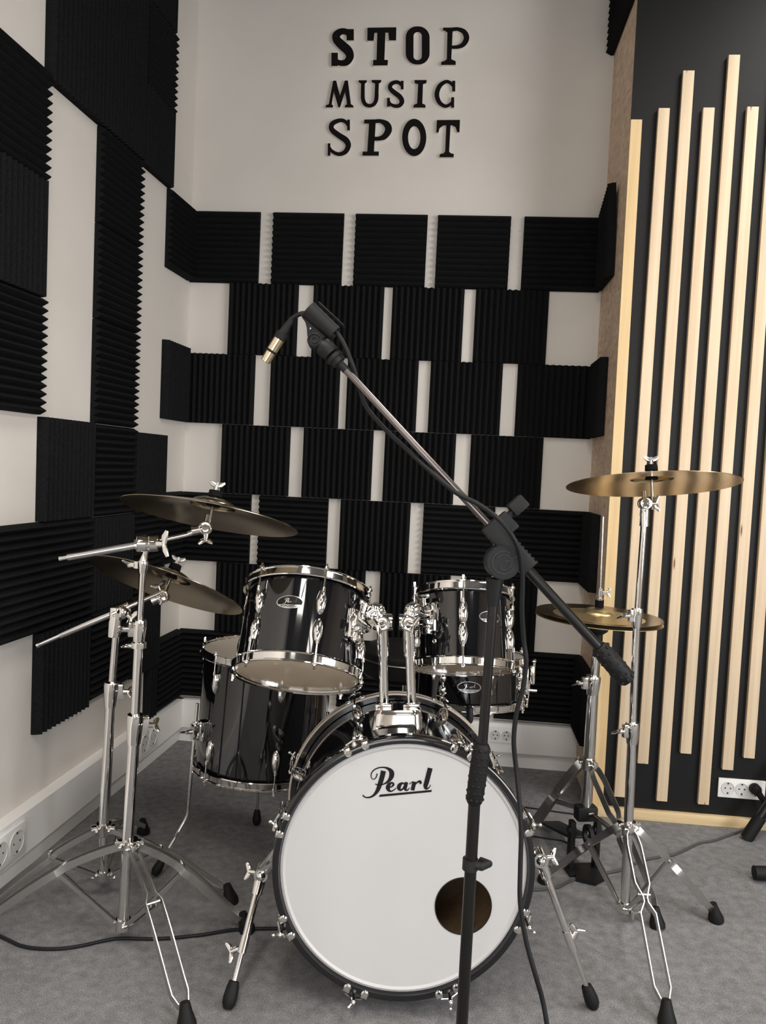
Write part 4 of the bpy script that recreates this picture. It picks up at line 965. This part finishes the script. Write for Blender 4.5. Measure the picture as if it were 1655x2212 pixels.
# ---- stand B (rear left)
yB = -1.258
Bb, Bh, B1, Bt = PY(224, 1896, yB), PY(224, 1790, yB), PY(240, 1500, yB), PY(252, 1352, yB)
sB = thing('cymbal_stand', (Bb.x, Bb.y, 0), 'chrome boom cymbal stand second from the left, close to the left wall', 'stand', 'chrome stands of the drum kit')
dB = (B1-Bh).normalized()
q = MB(); q.cyl(Bb, Bh, .0125, n=24); q.cyl(Bh-dB*.01, B1+dB*.005, .0138, n=28); q.build('lower_tube', M_CHROME, sB)
q = MB(); q.cyl(B1-dB*.01, Bt, .0100, n=28); q.build('upper_tube', M_CHROME, sB)
clamp(B1+dB*.0, dB, .0140, sB, RT+FW*.2, h=.070)
fB = [PZ(-52, 1990, 0), PZ(500, 1950, 0), PZ(310, 1800, 0)]
hub_col(Bh, dB, .0138, sB, [f-Bh for f in fB]); q = MB(); q.cyl(Bb-dB*.004, Bb+dB*.02, .0175, n=24); q.sph(Bb-RT*.03, .006); q.sph(Bb+RT*.03, .006); q.tube([Bb-RT*.03, Bb+RT*.03], .004, 10); q.build('lower_collar', M_CHROME, sB)
for f in fB: stand_leg(Bh, f, Bb+dB*.01, sB, PROF_A, .018, .42)
depB = (Bt-CAM).dot(FW)
b0, b1, b2 = PD(82, 1393, depB-.04), PD(252, 1322, depB), PD(345, 1281, depB+.04)
d = (b2-b0).normalized()
q = MB(); q.cyl(b0+d*.06, b1, .0085, n=20); q.cyl(b0+d*.005, b0+d*.06, .0062, n=16); q.cyl(b0-d*.004, b0+d*.004, .0078, n=16); q.cyl(b0+d*.118, b0+d*.122, .0093, n=20); q.build('boom_arm', M_CHROME2, sB)
q = MB(); q.cyl(b1, b2, .0062, n=20); q.build('boom_rod', M_CHROME, sB)
q = MB(); q.box((0, 0, 0), (.030, .024, .085), frame(Bt+UP*.010-RT*.004, dB, RT), bev=.006); q.sph(b1+RT*.018, .019); q.cyl(b1-d*.012, b1+d*.035, .0145, n=24); q.build('boom_clamp', M_CHROME, sB)
q = MB(); q.wing(b1+RT*.030-UP*.008, RT-UP*.6-FW*.4, UP+FW*.3, .044, .0075); q.build('wing_nut', M_CHROME, sB)
CB = PD(370, 1246, depB+.07); axB = cam_axis(370, 1250, .36, 1, A(10.5))
hub = CB-axB*.060; tilter(b2+(hub-b2)*.9, axB, d, sB, UP-RT*.4); topper(CB, axB, sB)
q = MB(); q.cyl(b2-d*.02, b2+(hub-b2)*.9, .0068, n=16); q.build('boom_end', M_CHROME, sB)
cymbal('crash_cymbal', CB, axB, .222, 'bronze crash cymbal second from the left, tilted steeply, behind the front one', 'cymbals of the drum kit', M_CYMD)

# ---- stand C (right)
yC = -1.13
Cb, Ch, C1_, C2_, Ct = PY(1350, 1965, yC), PY(1358, 1786, yC), PY(1366, 1583, yC), PY(1376, 1335, yC), PY(1393, 1105, yC)
sC = thing('cymbal_stand', (Cb.x, Cb.y, 0), 'straight chrome cymbal stand at the right in front of the slat wall', 'stand', 'chrome stands of the drum kit')
dC = (C1_-Cb).normalized()
q = MB(); q.cyl(Cb, C1_, .0128, n=28); q.build('lower_tube', M_CHROME, sC)
q = MB(); q.cyl(C1_-dC*.01, C2_, .0100, n=28); q.build('middle_tube', M_CHROME, sC)
q = MB(); q.cyl(C2_-dC*.01, Ct, .0085, n=24); q.build('upper_tube', M_CHROME, sC)
clamp(C1_, dC, .0128, sC, -RT-FW*.3, h=.060); clamp(C2_, dC, .0105, sC, -RT-FW*.2, h=.055)
fC = [PZ(1441, 2215, 0), PZ(1548, 1990, 0), PZ(1420, 2012, .0), PZ(1215, 1858, .12)]
f3 = PZ(1175, 1905, 0)
fC = [fC[0], fC[1], f3]
hub_col(Ch, dC, .0128, sC, [f-Ch for f in fC]); q = MB(); q.cyl(Cb-dC*.004, Cb+dC*.022, .0168, n=24); q.wing(Cb+RT*.015, RT-UP, UP, .022, .005); q.build('lower_collar', M_CHROME, sC)
for f in fC: stand_leg(Ch, f, Cb+dC*.012, sC, PROF_C, .008, .42, hh=.019)
depC = (Ct-CAM).dot(FW)
CC = PD(1408, 1034, depC+.02); axC = cam_axis(1408, 1045, -.045, 1, A(8.5))
tilter(Ct+UP*.022, axC, -dC*-1, sC, RT); topper(CC, axC, sC)
q = MB(); q.cyl(Ct+UP*.02, CC-axC*.075, .006, n=14); q.tube([Ct-dC*.04, Ct, Ct+UP*.012], [.0125, .0115, .009], 20); q.build('tilter_neck', M_CHROME, sC)
cymbal('crash_cymbal', CC, axC, 181/F_PX*(depC+.02)*1.0, 'golden bronze crash cymbal at the right, underside towards the camera', 'cymbals of the drum kit', M_CYM, rise=.017, bellh=.015)

# ---- hi-hat stand D
yD = -.85
Db, Dh, D1, D2, Dt = PY(1266, 1745, yD), PY(1271, 1648, yD), PY(1281, 1480, yD), PY(1293, 1362, yD), PY(1303, 1116, yD)
sD = thing('hi_hat_stand', (Db.x, Db.y, 0), 'chrome hi-hat stand with black pedal frame, right of the bass drum', 'stand', 'chrome stands of the drum kit')
dD = (D1-Db).normalized(); dD2 = (Dt-D2).normalized()
q = MB(); q.cyl(Db, D1, .0165, n=28); q.build('lower_tube', M_CHROME, sD)
q = MB(); q.cyl(D1-dD*.01, D2, .0115, n=28); q.build('upper_tube', M_CHROME, sD)
q = MB(); q.cyl(D2, Dt, .0036, n=14); q.build('pull_rod', M_CHROME2, sD)
clamp(D1, dD, .0160, sD, -RT-FW*.2, h=.060)
q = MB(); q.lathe([(1e-4, -.05), (.012, -.05), (.014, -.03), (.014, -.012), (.028, -.002), (.031, .004), (.029, .010), (1e-4, .010)], frame(D2, dD2), 28); q.build('cymbal_seat', M_BLACKM, sD)
cl = PY(1295, 1306, yD)
q = MB(); q.cyl(cl-dD2*.012, cl+dD2*.014, .0135, n=24); q.build('felt_washer', M_FELT, sD)
q = MB(); q.cyl(cl+dD2*.012, cl+dD2*.022, .0105, n=18); q.cyl(cl+dD2*.020, cl+dD2*.052, .0072, n=18); q.cyl(cl+dD2*.03, cl+dD2*.046, .0092, n=18); q.wing(cl+dD2*.036+RT*.008, RT, UP, .022, .005); q.build('clutch', M_CHROME, sD)
fD = [PZ(1128, 1822, 0), PZ(1421, 2004, 0)]
hub_col(Dh, dD, .0165, sD, [f-Dh for f in fD])
for i, f in enumerate(fD): stand_leg(Dh, f, PY(1268, 1752, yD), sD, PROF_C, .010, .52, hh=.024)
# black pedal frame
q = MB(); fw = Vector((.25, -1, 0)).normalized(); sd = Vector((1, .25, 0)).normalized(); base = Vector((Db.x, Db.y, 0))
ct = Db+Vector((0, 0, -.005)); q.box((0, 0, 0), (.066, .042, .045), frame(ct-UPZ*.01, UPZ, sd), bev=.006)
for s_ in (-1, 1):
    q.box((0, 0, 0), (.016, .026, .15), frame(base+sd*s_*.042+UPZ*.085, UPZ, sd), bev=.002)
    q.cyl(base+sd*s_*.03+UPZ*.13, base+sd*s_*.055+UPZ*.13, .012, n=16)
q.box((0, 0, 0), (.12, .07, .008), frame(base+UPZ*.006+fw*.01, UPZ, sd), bev=.002)
q.lathe([(.020, -.006), (.034, -.006), (.034, .006), (.020, .006)], frame(base+UPZ*.125+fw*.03, sd), 24, close=True, a0=0, a1=2*PI)
q.build('pedal_frame', M_BLACKM, sD)
q = MB(); q.box((0, 0, 0), (.072, .010, .27), frame(base-fw*.16+UPZ*.055, (-fw-UPZ*.28), sd), bev=.003); q.build('footboard', M_BLACKM, sD)
q = MB(); q.prism([(-.035, 0), (.035, 0), (.05, .04), (0, .07), (-.05, .04)], lambda x, y, d: base+sd*x+fw*(y+.03)+UPZ*(d), .001, .012); q.build('base_plate', M_BLACKM, sD)
# hi-hat cymbals
depD = (PY(1293, 1335, yD)-CAM).dot(FW)
ch = PY(1293, 1334, yD); axD = cam_axis(1293, 1338, .115, 1, A(-9))
RD = 134/F_PX*depD
cymbal('hi_hat_cymbal', ch+axD*.014, axD, RD, 'upper golden hi-hat cymbal on the hi-hat stand at the right', 'hi-hat pair', M_CYMH, bellr=.048, rise=.016, bellh=.020)
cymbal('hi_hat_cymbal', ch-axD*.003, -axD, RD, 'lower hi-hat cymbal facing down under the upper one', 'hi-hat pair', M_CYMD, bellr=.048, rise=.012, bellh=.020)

# ================================================================== MICROPHONE STAND
yM = -1.90
m0, m1, m2, m3 = PY(1000, 2212, yM), PY(1024, 1740, yM), PY(1040, 1640, yM), PY(1069, 1255, yM)
dM = (PY(1041, 1600, yM)-m0).normalized(); dM2 = (m3-m2).normalized()
g0 = m0-dM*(m0.z-.03)/dM.z
ms = thing('microphone_stand', (g0.x, g0.y, 0), 'tall black microphone boom stand in front of the bass drum', 'stand')
q = MB(); q.cyl(g0, m1+dM*.05, .0112, n=28); q.build('lower_tube', M_TUBEB, ms)
q = MB(); q.cyl(m2-dM2*.05, m3, .0092, n=24); q.build('upper_tube', M_TUBEB, ms)
MB().lathe([(1e-4, 0), (.115, 0), (.12, .006), (.118, .016), (.03, .024), (.020, .035), (.014, .06), (1e-4, .06)], Matrix.Translation((g0.x, g0.y, .001)), 48).build('round_base', M_BLACKM, ms)
def grip(a, b, r, nd, rows, parent):
    a, b = Vector(a), Vector(b); d = (b-a); L = d.length; d.normalize(); q = MB()
    q.tube([a, a+d*.004, a+d*.02, a+d*L*.5, b-d*.02, b-d*.004, b], [r*.72, r*.86, r*.95, r, r*.96, r*.86, r*.70], 28)
    X = frame(a, d); 
    for k in range(rows):
        for j in range(nd):
            th = 2*PI*(j+.5*(k % 2))/nd; rr_ = r*.985-.0022
            q.sph(X @ Vector((math.cos(th)*rr_, math.sin(th)*rr_, L*(.09+.82*k/(rows-1)))), .0034, n=10)
    return q.build('grip', M_RUBBER, parent)
grip(PY(1024, 1736, yM), PY(1042, 1606, yM), .0168, 9, 8, ms)
q = MB(); cp = PY(1016, 1866, yM); q.cyl(cp-dM*.010, cp+dM*.010, .0145, n=24); q.tube([cp-RT*.008, cp+RT*.020-FW*.012, cp+RT*.034, cp+RT*.020+FW*.012], .0075, 10, up=UP); q.build('cable_clip', M_GREYPL, ms)
# joint: neck + disc
jc = PY(1083, 1213, yM); q = MB(); q.tube([m3-dM2*.045, m3-dM2*.02, m3+dM2*.005], [.0105, .014, .0165], 22); q.build('neck', M_BLACKM, ms)
jd = jc-FW*.018
def dm(x, y, d): return jd+RT*x*.001+UP*y*.001-FW*d
RJ = 31.0
arc = [(RJ*math.cos(t), RJ*math.sin(t)) for t in [(math.radians(62)+math.radians(285)*i/30) for i in range(31)]]
q = MB(); q.prism(arc+[(RJ*1.28, RJ*.42)], dm, -.030, .006)
q.prism([(x*.93, y*.93) for x, y in arc]+[(RJ*1.17, RJ*.40)], dm, .006, .0085)
jo = q.build('joint_disc', M_BLACKM, ms)
e = MB()
e1 = [(20*math.cos(t), 20*math.sin(t), 3.0) for t in [(math.radians(55)+math.radians(275)*i/20) for i in range(21)]]
stroke(e, e1, dm, .0085, .0098, n=2)
stroke(e, [(14*math.cos(t), 14*math.sin(t), 2.4) for t in [(math.radians(150)-math.radians(215)*i/14) for i in range(15)]], dm, .0085, .0098, n=2)
stroke(e, [(9, -9, 3), (4, -13, 3), (-4, -12, 3), (-6, -6, 2)], dm, .0085, .0098)
stroke(e, [(2, 2, 3), (12, 4, 3), (24, 12, 2.5)], dm, .0085, .0098)
e.build('embossed_mark', M_GREYPL, jo)
# boom
k0, k1, k2, k3 = PY(716, 765, yM), PY(1062, 1140, yM), PY(1140, 1230, yM), PY(1300, 1405, yM)
dBm = (k3-k0).normalized(); per = dBm.cross(FW).normalized()
if per.dot(UP) < 0: per = -per
q = MB(); q.cyl(k0+dBm*.012, k1, .0066, n=22); q.build('boom_tube', M_TUBEB if False else mat('gunmetal_tube', (.16, .14, .135), .22, .9), ms)
q = MB(); q.cyl(k2-dBm*.01, k3, .0092, n=22); q.build('boom_tail', M_TUBEB, ms)
XB = frame(k1, dBm, per); LB_ = (k2-k1).length
q = MB(); q.box((0, 0, LB_/2-.004), (.034, .030, LB_+.012), XB, bev=.006)
for i in range(7): q.box((.0165, 0, LB_*.45+i*.009), (.005, .026, .0045), XB, bev=.001)
q.box((.024, 0, .012), (.028, .026, .038), XB, bev=.003)
q.build('boom_clutch', M_BLACKM, ms)
q = MB(); q.cyl(XB @ Vector((.034, 0, .006)), XB @ Vector((.046, 0, .004)), .007, n=14); q.box((.062, 0, .002), (.032, .030, .026), XB, bev=.004); q.build('knob', M_BLACKM, ms)
grip(PY(1293, 1397, yM), PY(1358, 1471, yM), .0178, 8, 7, ms)
# microphone clip
q = MB(); q.cyl(k0+dBm*.004, k0+dBm*.022, .0135, n=24); q.cyl(k0+dBm*.006, k0+dBm*.012, .0165, n=24); q.cyl(k0+dBm*.016, k0+dBm*.040, .0075, n=20); q.build('clip_thread', M_BLACKM, ms)
pv = PY(681, 738, yM)
q = MB(); q.cyl(pv-FW*.013, pv+FW*.013, .0135, n=26); kn(q, pv, FW, .0128, .0165)
q.tube([k0, k0-dBm*.012, pv+(k0-pv)*.35], [.0155, .0175, .0150], 20); q.box((0, 0, 0), (.022, .026, .02), frame(pv+(k0-pv)*.6+per*.006, dBm, per), bev=.004); q.build('clip_pivot', M_BLACKM, ms)
# holder shell: tapered C tube, axis from upper left mouth to lower right
ca, cb_ = PY(668, 668, yM), PY(712, 722, yM)
ca = PY(672, 672, yM); cb_ = PY(716, 713, yM)
dc = (cb_-ca).normalized(); upc = dc.cross(FW); upc = upc if upc.dot(UP) > 0 else -upc
MC = frame(ca-dc*.004, dc, upc); Lc = (cb_-ca).length+.014
def csect(n, r0, r1, L, th, a0, a1):
    vs = []; fs = []; K = 5
    for k in range(K):
        t = k/(K-1); r = r0+(r1-r0)*t
        for i in range(n+1):
            a = a0+(a1-a0)*i/n
            vs.append(MC @ Vector((math.cos(a)*r, math.sin(a)*r, L*t)))
        for i in range(n+1):
            a = a0+(a1-a0)*i/n; vs.append(MC @ Vector((math.cos(a)*(r-th), math.sin(a)*(r-th), L*t)))
    m = 2*(n+1)
    for k in range(K-1):
        for i in range(n):
            fs += [(k*m+i, k*m+i+1, (k+1)*m+i+1, (k+1)*m+i), (k*m+n+1+i+1, k*m+n+1+i, (k+1)*m+n+1+i, (k+1)*m+n+1+i+1)]
        for i in (0, n): fs.append((k*m+i, (k+1)*m+i, (k+1)*m+n+1+i, k*m+n+1+i))
    for k in (0, K-1):
        for i in range(n): fs.append((k*m+i, k*m+i+1, k*m+n+1+i+1, k*m+n+1+i))
    return vs, fs
q = MB(); q.add(*csect(26, .0185, .0165, Lc, .003, A(38), A(322)))
q.prism([(650, 681), (660, 696), (664, 712), (665, 728), (670, 741), (678, 748), (690, 746), (699, 734), (711, 719), (716, 712), (700, 696), (672, 676)], lambda x, y, d: PY(x, y, yM+.004)-FW*d, -.009, .009)
q.build('clip_shell', M_BLACKM, ms)
q = MB(); q.box((.0205, 0, Lc*.55), (.0025, .020, Lc*.95), MC, bev=.001); q.build('clip_lip', M_BLACKM, ms)
q = MB(); q.sph(PD(671, 710, (pv-CAM).dot(FW)-.011), .0030, sc=(.6, 1, 1)); q.build('rivet', M_CHROME2, ms)

# microphone cable with XLR plug
cx = thing('microphone_cable', (g0.x+.2, g0.y, 0), 'black microphone cable with a metal plug, winding along the boom and hanging beside it', 'cable')
dy = [(626, 692, 0), (640, 682, 0), (660, 677, 0), (690, 690, 0), (716, 704, -.004), (742, 742, -.006), (760, 785, -.004), (775, 832, .012), (792, 880, .018), (835, 930, .018), (880, 972, .012), (930, 1018, -.006), (985, 1064, -.016), (1035, 1090, -.020),
      (1078, 1122, -.038), (1108, 1160, -.040), (1124, 1200, -.030), (1129, 1250, -.02), (1128, 1320, -.01), (1132, 1385, 0), (1137, 1430, 0), (1130, 1485, 0), (1116, 1540, 0), (1110, 1600, 0), (1115, 1660, 0), (1122, 1730, -.01), (1126, 1800, -.02), (1124, 1880, -.03), (1124, 1950, -.04), (1136, 2030, -.05), (1158, 2110, -.06), (1172, 2160, -.06), (1182, 2215, -.07)]
pts = [PY(u, v, yM+e_) for u, v, e_ in dy]
l = pts[-1]; dl = (pts[-1]-pts[-2]).normalized(); pts += [l+dl*.08+Vector((0, 0, -.02)), Vector((l.x+.06, l.y-.05, .006)), Vector((l.x+.2, l.y-.12, .006)), Vector((l.x+.5, l.y-.2, .006))]
MB().tube(crm(pts, 6), .0044, 12).build('cord', M_CABLE, cx)
xa, xb, xc, xd, xe = PY(630, 690, yM), PY(612, 718, yM), PY(603, 733, yM), PY(588, 757, yM), PY(577, 775, yM)
q = MB(); q.tube([xa, xa+(xb-xa)*.3, xb, xb+(xc-xb)*.2, xc], [.0052, .0065, .0085, .0112, .0115], 20); q.build('strain_relief', M_RUBBER, cx)
dx = (xe-xc).normalized(); q = MB(); q.cyl(xc, xd, .0102, n=28); q.cyl(xd, xd+dx*.003, .0088, n=28); q.build('plug_body', M_GOLD, cx)
MB().cyl(xd-dx*.0002, xd+dx*.0045, .0106, n=28).build('plug_ring', M_RUBBER, cx)
q = MB(); q.cyl(xd+dx*.0045, xe+dx*.006, .0094, .0092, n=28); q.build('plug_sleeve', M_GOLD, cx)
MB().cyl(xe+dx*.0055, xe+dx*.0065, .0075, n=20).build('plug_face', M_DARKHOLE, cx)

# ================================================================== FLOOR CABLES, RIGHT EDGE
def fcable(uv, r, m, label, z=None):
    p = [PZ(u, v, r+.001) for u, v in uv]; o = MB().tube(crm(p, 8), r, 10).build('floor_cable', m); tag(o, label, 'cable', 'cables on the floor'); center_origin(o); return o
fcable([(-60, 2000), (0, 2022), (50, 2044), (110, 2050), (170, 2044), (250, 2028), (340, 2028), (430, 2020), (500, 2009), (560, 2006), (620, 2004), (700, 1990)], .0042, M_CABLE, 'thick black cable on the carpet running under the front left stand')
fcable([(1700, 1752), (1640, 1775), (1600, 1795), (1545, 1815), (1510, 1822), (1460, 1845), (1420, 1852), (1385, 1860), (1340, 1880), (1280, 1890), (1235, 1902), (1205, 1916), (1160, 1922), (1120, 1920)], .0038, M_CABLEG, 'grey cable crossing the carpet under the right cymbal stand')
fcable([(1130, 1743), (1165, 1748), (1200, 1753), (1250, 1760), (1300, 1768)], .0025, M_CABLE, 'thin dark wire on the carpet behind the hi-hat stand')
fcable([(1150, 1806), (1185, 1812), (1220, 1818), (1250, 1835)], .0022, M_CABLE, 'thin wire on the carpet between bass drum and hi-hat pedal')
kb = thing('keyboard_stand', PZ(1700, 1850, 0), 'black tubular stand reaching in at the lower right border of the photo', 'stand')
c = PZ(1619, 1800, .022); e = c+Vector((.30, .05, .50))
q = MB(); q.tube([c+(e-c)*.06, c+(e-c)*.25, e], [.017, .017, .017], 20); q.build('leg', M_TUBEB, kb)
q = MB(); q.tube([c-(e-c)*.03+Vector((0, 0, -.004)), c+(e-c)*.12], [.022, .021], 20); q.build('foot', M_RUBBER, kb)
c = PZ(1638, 1886, .026); e = c+Vector((.5, .03, .01))
q = MB(); q.tube([c+(e-c)*.06, e], [.019, .019], 20); q.build('leg', M_TUBEB, kb)
q = MB(); q.tube([c-Vector((.012, 0, 0)), c+(e-c)*.12], [.0215, .0225], 20); q.build('foot', M_RUBBER, kb)
